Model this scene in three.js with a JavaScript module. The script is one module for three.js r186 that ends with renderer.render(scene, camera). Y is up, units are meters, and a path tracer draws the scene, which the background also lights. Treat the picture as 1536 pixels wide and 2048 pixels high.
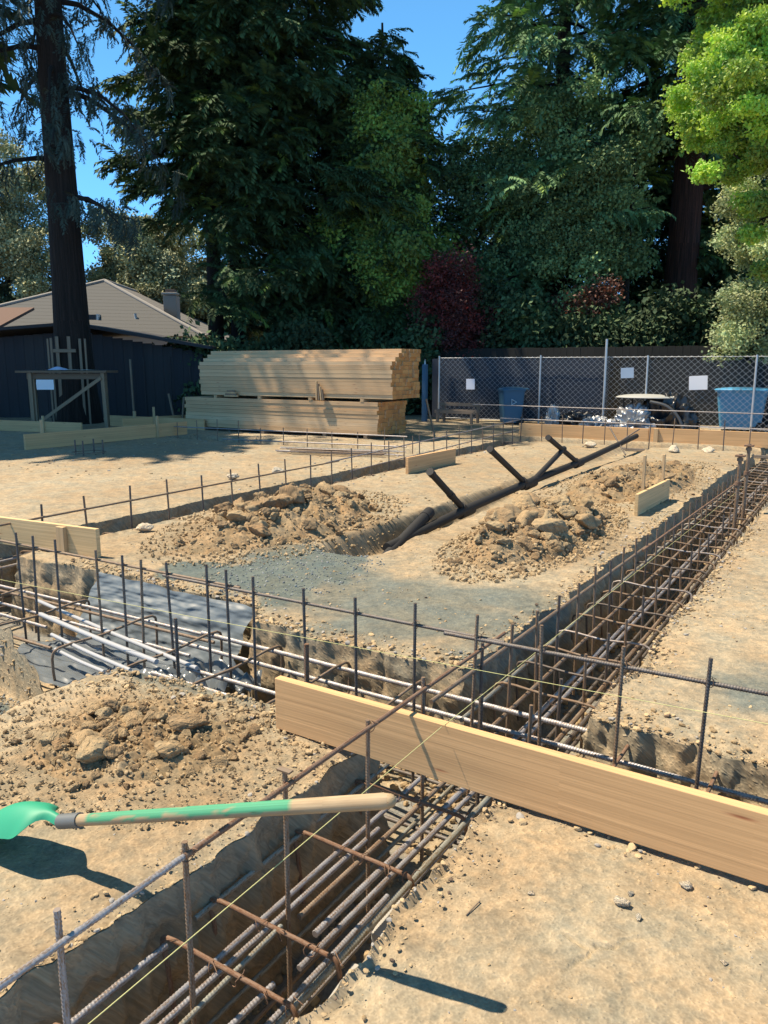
import * as THREE from 'three';
import { mergeGeometries, mergeVertices } from 'three/addons/utils/BufferGeometryUtils.js';
import { RoundedBoxGeometry } from 'three/addons/geometries/RoundedBoxGeometry.js';
import { ImprovedNoise } from 'three/addons/math/ImprovedNoise.js';

// ---------------------------------------------------------------- camera, sky, sun, exposure
const scene = new THREE.Scene();
const camera = new THREE.PerspectiveCamera(66.9, 768 / 1024, 0.05, 400);
camera.rotation.order = 'YXZ';
camera.position.set(0, 1.6, 0);
camera.rotation.set(THREE.MathUtils.degToRad(-10.74), THREE.MathUtils.degToRad(31.6), 0);
scene.add(camera);

const renderer = new THREE.WebGLRenderer({ antialias: true });
renderer.setSize(768, 1024);
renderer.toneMapping = THREE.LinearToneMapping;
renderer.toneMappingExposure = 1.75;
renderer.shadowMap.enabled = true;
renderer.shadowMap.type = THREE.PCFSoftShadowMap;

{ // clear blue sky: deeper blue overhead, paler toward the horizon
  const w = 256, h = 128, d = new Float32Array(w * h * 4);
  for (let j = 0; j < h; j++) {
    const el = ((j + 0.5) / h - 0.5) * Math.PI;                 // row 0 is the bottom
    const s = Math.max(0, Math.sin(el));
    const k = Math.exp(-s * 2.2), kg = Math.exp(-s * 2.45), kb = Math.exp(-s * 2.8), low = Math.exp(-s * 8);
    for (let i = 0; i < w; i++) {
      const o = (j * w + i) * 4;
      d[o] = 0.026 + 0.135 * k + 0.10 * low; d[o + 1] = 0.042 + 0.60 * kg; d[o + 2] = 0.055 + 1.55 * kb - 0.55 * low; d[o + 3] = 1;
    }
  }
  const t = new THREE.DataTexture(d, w, h, THREE.RGBAFormat, THREE.FloatType);
  t.mapping = THREE.EquirectangularReflectionMapping; t.magFilter = THREE.LinearFilter; t.minFilter = THREE.LinearFilter;
  t.colorSpace = THREE.LinearSRGBColorSpace; t.needsUpdate = true;
  scene.background = t; scene.environment = t; scene.environmentIntensity = 1;
}
const sun = new THREE.DirectionalLight(0xffedd2, 5);
sun.position.set(-8 - 0.5 * 60, 60, -10 + 0.18 * 60);           // high, from the left and slightly behind the camera
sun.target.position.set(-8, 0, -10);
sun.castShadow = true; sun.shadow.radius = 1; sun.shadow.mapSize.set(4096, 4096); sun.shadow.bias = -0.0005;
Object.assign(sun.shadow.camera, { left: -32, right: 32, top: 32, bottom: -32, near: 5, far: 140 });
scene.add(sun, sun.target);

// ---------------------------------------------------------------- helpers
// x runs along the cross trenches, a runs along the long trenches away from the camera (z = -a)
const V = (x, y, a) => new THREE.Vector3(x, y, -a);
function rng(seed) { let s = seed >>> 0; return () => { s = (s + 0x6D2B79F5) | 0; let t = Math.imul(s ^ (s >>> 15), 1 | s); t = (t + Math.imul(t ^ (t >>> 7), 61 | t)) ^ t; return ((t ^ (t >>> 14)) >>> 0) / 4294967296; }; }
const IN = new ImprovedNoise();
const n3 = (x, y, z) => IN.noise(x + 31.7, y + 17.3, z + 5.1);
const fbm = (x, y, z, o = 4) => { let s = 0, a = 1, f = 1; for (let i = 0; i < o; i++) { s += a * n3(x * f, y * f, z * f + i * 7.7); a *= 0.5; f *= 2.03; } return s; };
const clamp = (v, a = 0, b = 1) => Math.min(b, Math.max(a, v));
const sstep = (a, b, v) => { const t = clamp((v - a) / (b - a)); return t * t * (3 - 2 * t); };
const lerp = (a, b, t) => a + (b - a) * t;
const used = {};
function numbered(n) { used[n] = (used[n] ?? -1) + 1; return used[n] ? `${n}_${String(used[n]).padStart(3, '0')}` : n; }
function shadowOn(m) { m.castShadow = true; m.receiveShadow = true; return m; }
function tag(o, label, category, group, kind) { if (label) o.userData.label = label; if (category) o.userData.category = category; if (group) o.userData.group = group; if (kind) o.userData.kind = kind; return o; }
function thing(name, label, category, p, group, turn = 0) {
  const o = new THREE.Group(); o.name = numbered(name); scene.add(o);
  if (p) o.position.copy(p); o.rotation.y = turn; return tag(o, label, category, group);
}
function part(parent, name, geo, mat, label) { const m = shadowOn(new THREE.Mesh(geo, mat)); m.name = name; parent.add(m); if (label) m.userData.label = label; return m; }
function single(name, geo, mat, label, category, group, kind) { const m = shadowOn(new THREE.Mesh(geo, mat)); m.name = numbered(name); scene.add(m); return tag(m, label, category, group, kind); }
function structure(name, geo, mat) { const m = shadowOn(new THREE.Mesh(geo, mat)); m.name = name; m.userData.kind = 'structure'; scene.add(m); return m; }

function tileNoise(size, cells, seed) {                      // tileable value noise
  const r = rng(seed), g = new Float32Array(cells * cells); for (let i = 0; i < g.length; i++) g[i] = r();
  const out = new Float32Array(size * size);
  for (let y = 0; y < size; y++) { const fy = y / size * cells, y0 = fy | 0, ty = fy - y0, sy = ty * ty * (3 - 2 * ty), r0 = (y0 % cells) * cells, r1 = ((y0 + 1) % cells) * cells;
    for (let x = 0; x < size; x++) { const fx = x / size * cells, x0 = fx | 0, tx = fx - x0, sx = tx * tx * (3 - 2 * tx), c0 = x0 % cells, c1 = (x0 + 1) % cells;
      out[y * size + x] = lerp(lerp(g[r0 + c0], g[r0 + c1], sx), lerp(g[r1 + c0], g[r1 + c1], sx), sy); } }
  return out;
}
function tex(size, fn, srgb = true, w = size) {
  const d = new Uint8Array(w * size * 4), c = [0, 0, 0];
  for (let y = 0; y < size; y++) for (let x = 0; x < w; x++) { fn(x, y, c); const o = (y * w + x) * 4; d[o] = clamp(c[0], 0, 255); d[o + 1] = clamp(c[1], 0, 255); d[o + 2] = clamp(c[2], 0, 255); d[o + 3] = 255; }
  const t = new THREE.DataTexture(d, w, size); t.wrapS = t.wrapT = THREE.RepeatWrapping; t.magFilter = THREE.LinearFilter; t.minFilter = THREE.LinearMipmapLinearFilter; t.generateMipmaps = true;
  if (srgb) t.colorSpace = THREE.SRGBColorSpace; t.needsUpdate = true; return t;
}
// ---------------------------------------------------------------- materials
const S = 1024;
const soilN = [tileNoise(S, 512, 1), tileNoise(S, 220, 2), tileNoise(S, 90, 3), tileNoise(S, 34, 4), tileNoise(S, 12, 5)];
const soilH = new Float32Array(S * S);
for (let i = 0; i < S * S; i++) {
  const peb = Math.max(0, soilN[1][i] - 0.68) * 2.6, fine = Math.max(0, soilN[0][i] - 0.7) * 1.3;
  soilH[i] = 0.30 * soilN[2][i] + 0.18 * soilN[3][i] + 0.16 * soilN[1][i] + 0.1 * soilN[0][i] + peb * 0.5 + fine * 0.35;
}
const soilMap = tex(S, (x, y, c) => { const i = y * S + x; const v = 205 + 30 * (soilN[0][i] - 0.5) + 34 * (soilN[1][i] - 0.5) + 30 * (soilN[2][i] - 0.5) + 26 * (soilN[3][i] - 0.5); const hue = (soilN[4][i] - 0.5) * 14 + (soilN[2][i] - 0.5) * 10;
  const dark = soilN[1][i] > 0.86 ? -18 : 0; c[0] = v + hue + dark; c[1] = v + dark; c[2] = v - hue + dark; });
const soilBump = tex(S, (x, y, c) => { c[0] = c[1] = c[2] = soilH[y * S + x] * 255; }, false);
const soilMat = new THREE.MeshStandardMaterial({ vertexColors: true, map: soilMap, bumpMap: soilBump, bumpScale: 0.006, roughness: 1 });
const clodMat = (r, g, b) => { const m = new THREE.MeshStandardMaterial({ map: soilMap, bumpMap: soilBump, bumpScale: 0.01, roughness: 1 }); m.color.setRGB(r, g, b); return m; };
const clodMats = [clodMat(0.50, 0.365, 0.205), clodMat(0.43, 0.30, 0.165), clodMat(0.50, 0.375, 0.215), clodMat(0.37, 0.255, 0.14)];

const WG = [tileNoise(512, 6, 11), tileNoise(512, 160, 12), tileNoise(512, 30, 13), tileNoise(512, 4, 14)];
const woodMap = tex(512, (x, y, c) => {                      // grain runs along u
  const row = ((y + 9 * (WG[0][y * 512 + x] - 0.5) + 4 * (WG[3][y * 512 + x] - 0.5) + 512) | 0) & 511;
  const g1 = WG[1][row * 512 + (x >> 5)], g2 = 0.5 + 0.5 * (WG[2][row * 512 + (x >> 6)] - 0.5), g3 = WG[2][((row * 3) & 511) * 512 + (x >> 4)];
  const v = 205 + 20 * (g1 - 0.5) + 34 * (g2 - 0.5) + 16 * (g3 - 0.5) + 16 * (WG[0][y * 512 + x] - 0.5);
  const k = (x - 150) * (x - 150) / 90 + (y - 300) * (y - 300) / 30, k2 = (x - 390) * (x - 390) / 60 + (y - 120) * (y - 120) / 26, kn = Math.max(Math.exp(-k), 0.7 * Math.exp(-k2));
  c[0] = v + 5 - 60 * kn; c[1] = v - 4 - 90 * kn; c[2] = v - 14 - 90 * kn;
});
const wood = (r, g, b, rough = 0.8) => { const m = new THREE.MeshStandardMaterial({ map: woodMap, roughness: rough, bumpMap: woodMap, bumpScale: 0.0012 }); m.color.setRGB(r, g, b); return m; };
const plain = (r, g, b, rough = 0.8, metal = 0, extra = {}) => { const m = new THREE.MeshStandardMaterial({ roughness: rough, metalness: metal, ...extra }); m.color.setRGB(r, g, b); return m; };
const rustN = [tileNoise(256, 64, 21), tileNoise(256, 14, 22)];
const rustMap = tex(256, (x, y, c) => { const a = rustN[0][y * 256 + x], b = rustN[1][y * 256 + x]; const k = clamp((a * 0.5 + b * 0.5 - 0.45) * 4); c[0] = lerp(236, 196, k); c[1] = lerp(234, 164, k); c[2] = lerp(232, 134, k); });
const steel = (r, g, b, rough, metal) => { const m = new THREE.MeshStandardMaterial({ map: rustMap, roughness: rough, metalness: metal }); m.color.setRGB(r, g, b); return m; };
const M = {
  steelGrey: steel(0.40, 0.40, 0.42, 0.5, 0.35), steelDark: steel(0.16, 0.15, 0.145, 0.6, 0.3), steelGreen: steel(0.34, 0.35, 0.31, 0.6, 0.3),
  rust: steel(0.25, 0.165, 0.115, 0.85, 0.1), rustBrown: steel(0.28, 0.22, 0.165, 0.7, 0.2),
  fir: wood(0.95, 0.64, 0.34), firPale: wood(0.95, 0.74, 0.42), stake: wood(0.82, 0.62, 0.37), oldWood: wood(0.30, 0.25, 0.19),
  abs: plain(0.016, 0.016, 0.017, 0.75), galv: plain(0.55, 0.57, 0.58, 0.45, 0.6), link: plain(0.62, 0.64, 0.66, 0.5, 0.4),
  paper: plain(0.80, 0.82, 0.86, 0.9), string: plain(0.55, 0.54, 0.24, 0.9),
  conduit: plain(0.42, 0.43, 0.44, 0.28),
};
const steels = [M.steelGrey, M.steelDark, M.steelGreen, M.rustBrown];

// ---------------------------------------------------------------- geometry helpers
function boxGeo(l, h, w, bevel = 0.003) {                    // l along local x, uv in metres with the grain along l
  const g = bevel ? new RoundedBoxGeometry(l, h, w, 1, bevel) : new THREE.BoxGeometry(l, h, w);
  const p = g.attributes.position, n = g.attributes.normal, uv = g.attributes.uv;
  for (let i = 0; i < p.count; i++) {
    const x = p.getX(i), y = p.getY(i), z = p.getZ(i), ax = Math.abs(n.getX(i)), ay = Math.abs(n.getY(i)), az = Math.abs(n.getZ(i));
    if (ax > ay && ax > az) uv.setXY(i, z * 0.5, y * 2.2); else if (ay > az) uv.setXY(i, x * 0.5, z * 2.2 + 0.3); else uv.setXY(i, x * 0.5, y * 2.2);
  }
  return g;
}
function shiftUV(g, du, dv) { const uv = g.attributes.uv; for (let i = 0; i < uv.count; i++) uv.setXY(i, uv.getX(i) + du, uv.getY(i) + dv); return g; }
function tubeAlong(pts, rad, sides = 6, caps = true) {       // polyline tube; rad number or fn(t)
  const P = [], N = [], U = [], I = []; const R = typeof rad === 'number' ? () => rad : rad;
  let len = 0; const up = new THREE.Vector3(0, 1, 0); let nrm = null;
  for (let i = 0; i < pts.length; i++) {
    const t = new THREE.Vector3().subVectors(pts[Math.min(i + 1, pts.length - 1)], pts[Math.max(i - 1, 0)]).normalize();
    if (!nrm) { nrm = Math.abs(t.y) > 0.9 ? new THREE.Vector3(1, 0, 0) : up.clone(); }
    nrm = nrm.clone().addScaledVector(t, -nrm.dot(t)).normalize(); const b = new THREE.Vector3().crossVectors(t, nrm);
    if (i) len += pts[i].distanceTo(pts[i - 1]);
    for (let k = 0; k <= sides; k++) { const th = k / sides * Math.PI * 2, c = Math.cos(th), s = Math.sin(th), r = R(i / (pts.length - 1), th, len);
      const nx = nrm.x * c + b.x * s, ny = nrm.y * c + b.y * s, nz = nrm.z * c + b.z * s;
      P.push(pts[i].x + nx * r, pts[i].y + ny * r, pts[i].z + nz * r); N.push(nx, ny, nz); U.push(len * 3, k / sides); }
  }
  const w = sides + 1; for (let i = 0; i < pts.length - 1; i++) for (let k = 0; k < sides; k++) { const a = i * w + k, b = a + 1, c = a + w, d = c + 1; I.push(a, b, c, b, d, c); }
  if (caps) for (const e of [0, pts.length - 1]) { const base = P.length / 3; P.push(pts[e].x, pts[e].y, pts[e].z); const t = new THREE.Vector3().subVectors(pts[e ? e : 0], pts[e ? e - 1 : 1]).normalize(); N.push(t.x, t.y, t.z); U.push(0, 0);
    for (let k = 0; k <= sides; k++) { const q = (e * w + k) * 3; P.push(P[q], P[q + 1], P[q + 2]); N.push(t.x, t.y, t.z); U.push(0, 0); }
    for (let k = 0; k < sides; k++) e ? I.push(base, base + 1 + k, base + 2 + k) : I.push(base, base + 2 + k, base + 1 + k); }
  const g = new THREE.BufferGeometry(); g.setAttribute('position', new THREE.Float32BufferAttribute(P, 3)); g.setAttribute('normal', new THREE.Float32BufferAttribute(N, 3)); g.setAttribute('uv', new THREE.Float32BufferAttribute(U, 2)); g.setIndex(I); return g;
}
function ribbed(p0, p1, r, pitch = 0.011, sides = 9) {       // deformed bar: slanted ribs are real relief
  const L = p0.distanceTo(p1), n = Math.max(4, Math.round(L / pitch * 3)), pts = [];
  for (let i = 0; i <= n; i++) pts.push(new THREE.Vector3().lerpVectors(p0, p1, i / n));
  const g = tubeAlong(pts, (t, th, l) => { const ph = (l / pitch + th / Math.PI * 0.5) % 1; return r * (0.93 + (ph < 0.36 ? 0.16 : 0)); }, sides);
  g.computeVertexNormals(); return g;
}
const plainBar = (p0, p1, r, sides = 6) => tubeAlong([p0, p1], r, sides);
function curve(pts, n) { return new THREE.CatmullRomCurve3(pts).getPoints(n); }

// ---------------------------------------------------------------- ground with its trenches
const gauss = (d, s) => Math.exp(-(d * d) / (s * s));
const E1L = -1.70, E1R = -1.03, E3L = -6.68, E3R = -6.10, E2N = 2.62, E2F = 3.56, WI = 0.07;
const wob = (v, k) => 0.055 * n3(v * 0.9, k, 0) + 0.045 * n3(v * 3.1, k, 3) + 0.026 * n3(v * 8, k, 6) + 0.02 * Math.max(0, n3(v * 17, k, 9));
const far1 = a => sstep(3.0, 4.2, a);
const rag = (v, k) => 0.06 * Math.max(0, n3(v * 1.7, k, 70) + 0.1) + 0.05 * Math.max(0, n3(v * 4.3, k, 74)) + 0.03 * n3(v * 11, k, 78);
const e1L = a => wob(a, 1) + 0.05 * far1(a) - far1(a) * 0.9 * rag(a, 3), e1R = a => wob(a, 11) + 0.13 * far1(a) + 0.06 * sstep(7, 9, a);
const e3L = a => wob(a, 21), e3R = a => wob(a, 31);
const e2N = x => wob(x, 41) + 0.06 * sstep(-1.5, -3.2, x) - 0.08 * gauss(x + 3.6, 0.5);
const e2F = x => wob(x, 51) * 1.2 + 0.7 * rag(x, 5) + 0.30 * sstep(-3.15, -3.45, x) - 0.26 * sstep(-1.5, -0.9, x);
function seg(list, a, b, step) { const n = Math.max(1, Math.round((b - a) / step)); for (let i = 0; i < n; i++) list.push(a + (b - a) * i / n); }
function wallLines(list, e, dir) { for (let i = 0; i <= 22; i++) { const t = Math.pow(i / 22, 1.35); list.push(dir > 0 ? e + WI * t : e - WI * Math.pow(1 - i / 22, 1.35)); } }
const XS = [], AS = [];
seg(XS, -95, -30, 5); seg(XS, -30, -15, 0.6); seg(XS, -15, -7.2, 0.075); seg(XS, -7.2, E3L, 0.03); wallLines(XS, E3L, 1); seg(XS, E3L + WI + 0.02, E3R - WI - 0.01, 0.03); wallLines(XS, E3R, -1);
seg(XS, E3R + 0.03, -3.4, 0.03); seg(XS, -3.4, E1L, 0.018); wallLines(XS, E1L, 1); seg(XS, E1L + WI + 0.015, E1R - WI - 0.01, 0.02); wallLines(XS, E1R, -1); seg(XS, E1R + 0.018, -0.62, 0.018); seg(XS, -0.62, -0.29, 0.006); seg(XS, -0.29, 0.5, 0.018); seg(XS, 0.5, 3, 0.06); seg(XS, 3, 14, 0.5); seg(XS, 14, 80, 5); XS.push(80);
seg(AS, -14, 0.5, 0.35); seg(AS, 0.5, 1.76, 0.017); seg(AS, 1.76, 2.12, 0.006); seg(AS, 2.12, E2N, 0.017); wallLines(AS, E2N, 1); seg(AS, E2N + WI + 0.015, E2F - WI - 0.01, 0.02); wallLines(AS, E2F, -1); seg(AS, E2F + 0.018, 5, 0.018); seg(AS, 5, 9, 0.03); seg(AS, 9, 17.6, 0.05); seg(AS, 17.6, 30, 0.3); seg(AS, 30, 110, 5); AS.push(110);
const pr = (u, l, r) => Math.min(clamp((u - l) / WI), clamp((r - u) / WI));
const mask3 = a => sstep(2.4, 2.75, a) * sstep(16.4, 16.0, a);
const mask1 = a => sstep(-6, -5.5, a) * sstep(17.0, 16.6, a);
const mask2 = x => sstep(-16, -15.5, x) * sstep(9, 8.5, x);
const DEP = 0.62;
function softH(x, a) {                                        // everything but the sharp-walled trenches
  let y = 0.02 * n3(x * 0.5, a * 0.5, 1) + 0.011 * n3(x * 1.7, a * 1.7, 2);
  y += 0.006 * n3(x * 6, a * 6, 3) + 0.0035 * n3(x * 17, a * 17, 4);
  const pd = Math.abs(x + 3.80 + 0.06 * n3(a * 0.8, 3, 3));   // drain run
  const pm = sstep(5.3, 5.8, a) * sstep(16.4, 15.8, a) * lerp(1, 0.4, sstep(8, 11, a));
  y -= 0.24 * pm * sstep(0.34 + 0.09 * n3(a * 2, 7, 1), 0.16 + 0.06 * n3(a * 3, 9, 1), pd);
  // low hollow in front of the lumber and the strip trench before the back form boards
  y -= 0.22 * sstep(12.3, 12.5, a) * sstep(13.2, 13.0, a) * sstep(-6.7, -7.0, x) * sstep(-14.5, -14.2, x);
  y -= 0.25 * sstep(15.75 + 0.1 * n3(x * 1.5, 1, 1), 15.95, a) * sstep(16.75, 16.6, a) * sstep(-7, -6.8, x) * sstep(8, 7.5, x);
  // sunken corner by the cross trench, filled with grey gravel
  y -= 0.42 * sstep(-3.30 + 0.1 * n3(a * 3, 4, 4), -3.62, x) * sstep(1.55, 1.95, a + 0.25 * n3(x * 2, a * 2, 8)) * sstep(2.75, 2.6, a) * sstep(-6.4, -6, x);
  return y;
}
const CRACK = [[[-0.598, 1.94], [-0.575, 1.93], [-0.551, 1.928], [-0.519, 1.916], [-0.495, 1.936]], [[-0.564, 1.785], [-0.54, 1.81], [-0.523, 1.843], [-0.516, 1.868], [-0.50, 1.89], [-0.495, 1.936], [-0.47, 1.945], [-0.446, 1.965], [-0.43, 2.0], [-0.411, 2.019], [-0.367, 2.064], [-0.316, 2.1]]];
function crackDepth(x, a) {                                    // dried-out crack in the crust, a real groove
  if (x < -0.63 || x > -0.29 || a < 1.76 || a > 2.12) return 0; let m = 9, t = 0;
  const jx = x + 0.006 * n3(x * 60, a * 60, 1), ja = a + 0.006 * n3(x * 60, a * 60, 5);
  for (const l of CRACK) for (let i = 0; i < l.length - 1; i++) { const [x0, a0] = l[i], [x1, a1] = l[i + 1], dx = x1 - x0, da = a1 - a0, k = clamp(((jx - x0) * dx + (ja - a0) * da) / (dx * dx + da * da)); const d = Math.hypot(jx - x0 - dx * k, ja - a0 - da * k); if (d < m) { m = d; t = (i + k) / (l.length - 1); } }
  return 0.014 * Math.sin(Math.PI * clamp(t, 0.04, 0.96)) * clamp(1 - m / 0.0075);
}
{
  const nx = XS.length, na = AS.length, P = new Float32Array(nx * na * 3), C = new Float32Array(nx * na * 3), U = new Float32Array(nx * na * 2), I = new Uint32Array((nx - 1) * (na - 1) * 6);
  const base = [0.468, 0.370, 0.238], brown = [0.33, 0.225, 0.118], teal = [0.165, 0.20, 0.182], grey = [0.33, 0.31, 0.265], pale = [0.535, 0.445, 0.302], mix = (c, d, k) => { c[0] = lerp(c[0], d[0], k); c[1] = lerp(c[1], d[1], k); c[2] = lerp(c[2], d[2], k); };
  let v = 0;
  for (let j = 0; j < na; j++) for (let i = 0; i < nx; i++, v++) {
    const u = XS[i], w = AS[j];
    let x = u, a = w;
    const near = u > -9 && u < 3 && w > -1 && w < 18;
    if (near) {
      x += e1L(w) * gauss(u - E1L - WI / 2, 0.2) + e1R(w) * gauss(u - E1R + WI / 2, 0.2) + mask3(w) * (e3L(w) * gauss(u - E3L, 0.2) + e3R(w) * gauss(u - E3R, 0.2));
    }
    if (w > 1.5 && w < 5) a += e2N(u) * gauss(w - E2N, 0.3) + e2F(u) * gauss(w - E2F, 0.55);
    const p1 = pr(u, E1L, E1R) * mask1(w), p3 = pr(u, E3L, E3R) * mask3(w), p2 = pr(w, E2N, E2F) * mask2(u);
    const p = Math.max(p1, p2, p3);
    let y = softH(x, a) - crackDepth(x, a);
    if (p > 0) {
      y = lerp(y, -DEP + 0.03 * fbm(x * 3, a * 3, 2, 3), p);
      const nz = 0.034 * fbm(x * 8, y * 8, a * 8, 3) + 0.012 * fbm(x * 20, y * 20, a * 20, 2) - 0.03 * Math.abs(n3(x * 4, y * 5, a * 4));
      if (p < 1) { const rough = Math.min(1, p * 5, (1 - p) * 6); if (p1 === p || p3 === p) x += nz * rough * 1.3; else a += nz * rough * 0.9; }
    } else {
      const d = Math.min(u < E1L ? E1L - u : u > E1R ? u - E1R : 9, mask2(u) > 0.5 ? (w < E2N ? E2N - w : w > E2F ? w - E2F : 9) : 9, mask3(w) > 0.5 ? (u < E3L ? E3L - u : u > E3R ? u - E3R : 9) : 9);
      if (d < 0.4) { const k = gauss(d, 0.13); y += k * (0.022 * fbm(x * 9, 5, a * 9, 3) - 0.012) ; y -= 0.008 * gauss(d, 0.03); }
    }
    P[v * 3] = x; P[v * 3 + 1] = y; P[v * 3 + 2] = -a; U[v * 2] = (x + 0.7 * y) / 2.3; U[v * 2 + 1] = (a + 0.7 * y) / 2.3;
    // what the soil is made of, patch by patch
    const c = base.slice(), big = fbm(x * 0.45, a * 0.45, 20, 4), mid = fbm(x * 2.1, a * 2.1, 25, 3);
    mix(c, pale, clamp(0.35 + big * 0.9 + mid * 0.25)); mix(c, brown, clamp(-big * 0.6 + mid * 0.3 - 0.12) * 0.5);
    const blot = fbm(x * 5.5, a * 5.5, 41 + y * 5.5, 3); mix(c, brown, clamp(blot * 0.9 - 0.3) * 0.4);
    if (near) {
      const nn = 0.34 * fbm(x * 2.2, a * 2.2, 50, 4);
      const zone = (cx, ca, rx, ra, r) => { const dx = ((x - cx) * Math.cos(r) + (a - ca) * Math.sin(r)) / rx, da = (-(x - cx) * Math.sin(r) + (a - ca) * Math.cos(r)) / ra; return 1 - Math.sqrt(dx * dx + da * da) + nn; };
      const g1 = Math.max(zone(-3.85, 4.85, 0.62, 1.05, 0.25), zone(-4.4, 4.3, 0.4, 0.35, 0), zone(-4.3, 2.1, 0.9, 0.5, 0));
      mix(c, teal, sstep(0.0, 0.16, g1));
      const g2 = Math.max(zone(-2.5, 4.4, 1.35, 0.95, -0.3), zone(-2.0, 4.9, 0.6, 0.5, 0), zone(-2.9, 2.72, 0.9, 0.2, 0), zone(-0.2, 4.1, 0.5, 0.45, 0.3), zone(0.0, 5.9, 0.35, 0.25, 0));
      mix(c, teal, sstep(0.0, 0.5, g2) * 0.78);
      const dug = Math.max(zone(-4.9, 5.9, 1.3, 1.7, -0.3), zone(-2.5, 7.0, 1.0, 1.7, 0.1), zone(-2.35, 10.8, 0.75, 2.2, 0.05), zone(-2.55, 2.05, 0.75, 0.75, 0), zone(-4.9, 3.5, 0.7, 0.3, 0));
      mix(c, brown, sstep(0.1, 0.5, dug) * 0.55);
      if (p > 0.97) mix(c, grey, sstep(-0.1, 0.25, fbm(x * 2.4, a * 2.4, 61, 4) + 0.2));   // spilled concrete and gravel on the floor
    }
    C[v * 3] = c[0]; C[v * 3 + 1] = c[1]; C[v * 3 + 2] = c[2];
  }
  let q = 0; for (let j = 0; j < na - 1; j++) for (let i = 0; i < nx - 1; i++) { const k = j * nx + i; I[q++] = k; I[q++] = k + 1; I[q++] = k + nx; I[q++] = k + 1; I[q++] = k + nx + 1; I[q++] = k + nx; }
  const g = new THREE.BufferGeometry(); g.setAttribute('position', new THREE.BufferAttribute(P, 3)); g.setAttribute('color', new THREE.BufferAttribute(C, 3)); g.setAttribute('uv', new THREE.BufferAttribute(U, 2)); g.setIndex(new THREE.BufferAttribute(I, 1)); g.computeVertexNormals();
  structure('ground', g, soilMat);
  console.log('ground', nx, na, nx * na);
}
const inTrench = (x, a, m = 0) => (a < 17 && x > E1L + e1L(a) - m && x < E1R + e1R(a) + m) || (a > E2N + e2N(x) - m && a < E2F + e2F(x) + m && x < 8.5 && x > -15.5) || (a > 2.5 && a < 16.3 && x > E3L + e3L(a) - m && x < E3R + e3R(a) + m);

// ---------------------------------------------------------------- clods, stones, gravel
function clodGeo(seed, detail, cuts = 9, rough = 0.07, flat = false) {   // broken lump of dry clay: flat fracture faces with a gritty skin
  let g = new THREE.IcosahedronGeometry(1, detail); g.deleteAttribute('uv'); g.deleteAttribute('normal'); g = mergeVertices(g, 1e-4);
  const r = rng(seed * 7 + 1), p = g.attributes.position, v = new THREE.Vector3(), planes = [];
  for (let i = 0; i < cuts; i++) planes.push([new THREE.Vector3(r() - 0.5, r() - 0.5, r() - 0.5).normalize(), 0.42 + r() * 0.36]);
  for (let i = 0; i < p.count; i++) { v.fromBufferAttribute(p, i); let m = 1; for (const [n, d] of planes) { const k = v.dot(n); if (k * m > d) m = d / k; } v.multiplyScalar(m);
    const q = 1 + rough * (fbm(v.x * 3 + seed, v.y * 3, v.z * 3, 2) + 0.55 * n3(v.x * 9, v.y * 9 + seed, v.z * 9)); p.setXYZ(i, v.x * q, v.y * q, v.z * q); }
  const uv = new Float32Array(p.count * 2); for (let i = 0; i < p.count; i++) { uv[i * 2] = (p.getX(i) + p.getY(i) * 0.6) * 0.06 + seed * 0.13; uv[i * 2 + 1] = (p.getZ(i) + p.getY(i) * 0.5) * 0.06; }
  g.setAttribute('uv', new THREE.BufferAttribute(uv, 2)); if (flat) g = g.toNonIndexed(); g.computeVertexNormals(); return g;
}
const clodsBig = [1, 2, 3, 4, 5, 16].map(s => clodGeo(s, 9, 13, 0.13)), clodsSmall = [6, 7, 8, 9].map(s => clodGeo(s, 3, 9, 0.16, true)), crumbGeo = clodGeo(14, 1, 7, 0.1, true);
function instanced(name, geo, mat, list, colors) {            // list of Matrix4
  const m = shadowOn(new THREE.InstancedMesh(geo, mat, list.length)); m.name = name; list.forEach((q, i) => m.setMatrixAt(i, q)); if (colors) colors.forEach((c, i) => m.setColorAt(i, c)); return m;
}
const addCrown = (t, m) => { m.userData.kind = 'stuff'; t.add(m); };
const _q = new THREE.Quaternion(), _e = new THREE.Euler(), _s = new THREE.Vector3();
function mat4(p, s, rx, ry, rz) { _e.set(rx, ry, rz); _q.setFromEuler(_e); if (typeof s === 'number') _s.set(s, s, s); else _s.copy(s); return new THREE.Matrix4().compose(p, _q, _s); }
const soilTone = (r, k = 1) => { const t = r(); return new THREE.Color().setRGB((0.28 + 0.18 * t) * k, (0.20 + 0.145 * t) * k, (0.11 + 0.09 * t) * k); };
const crumbMat = new THREE.MeshStandardMaterial({ roughness: 1 });

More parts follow.
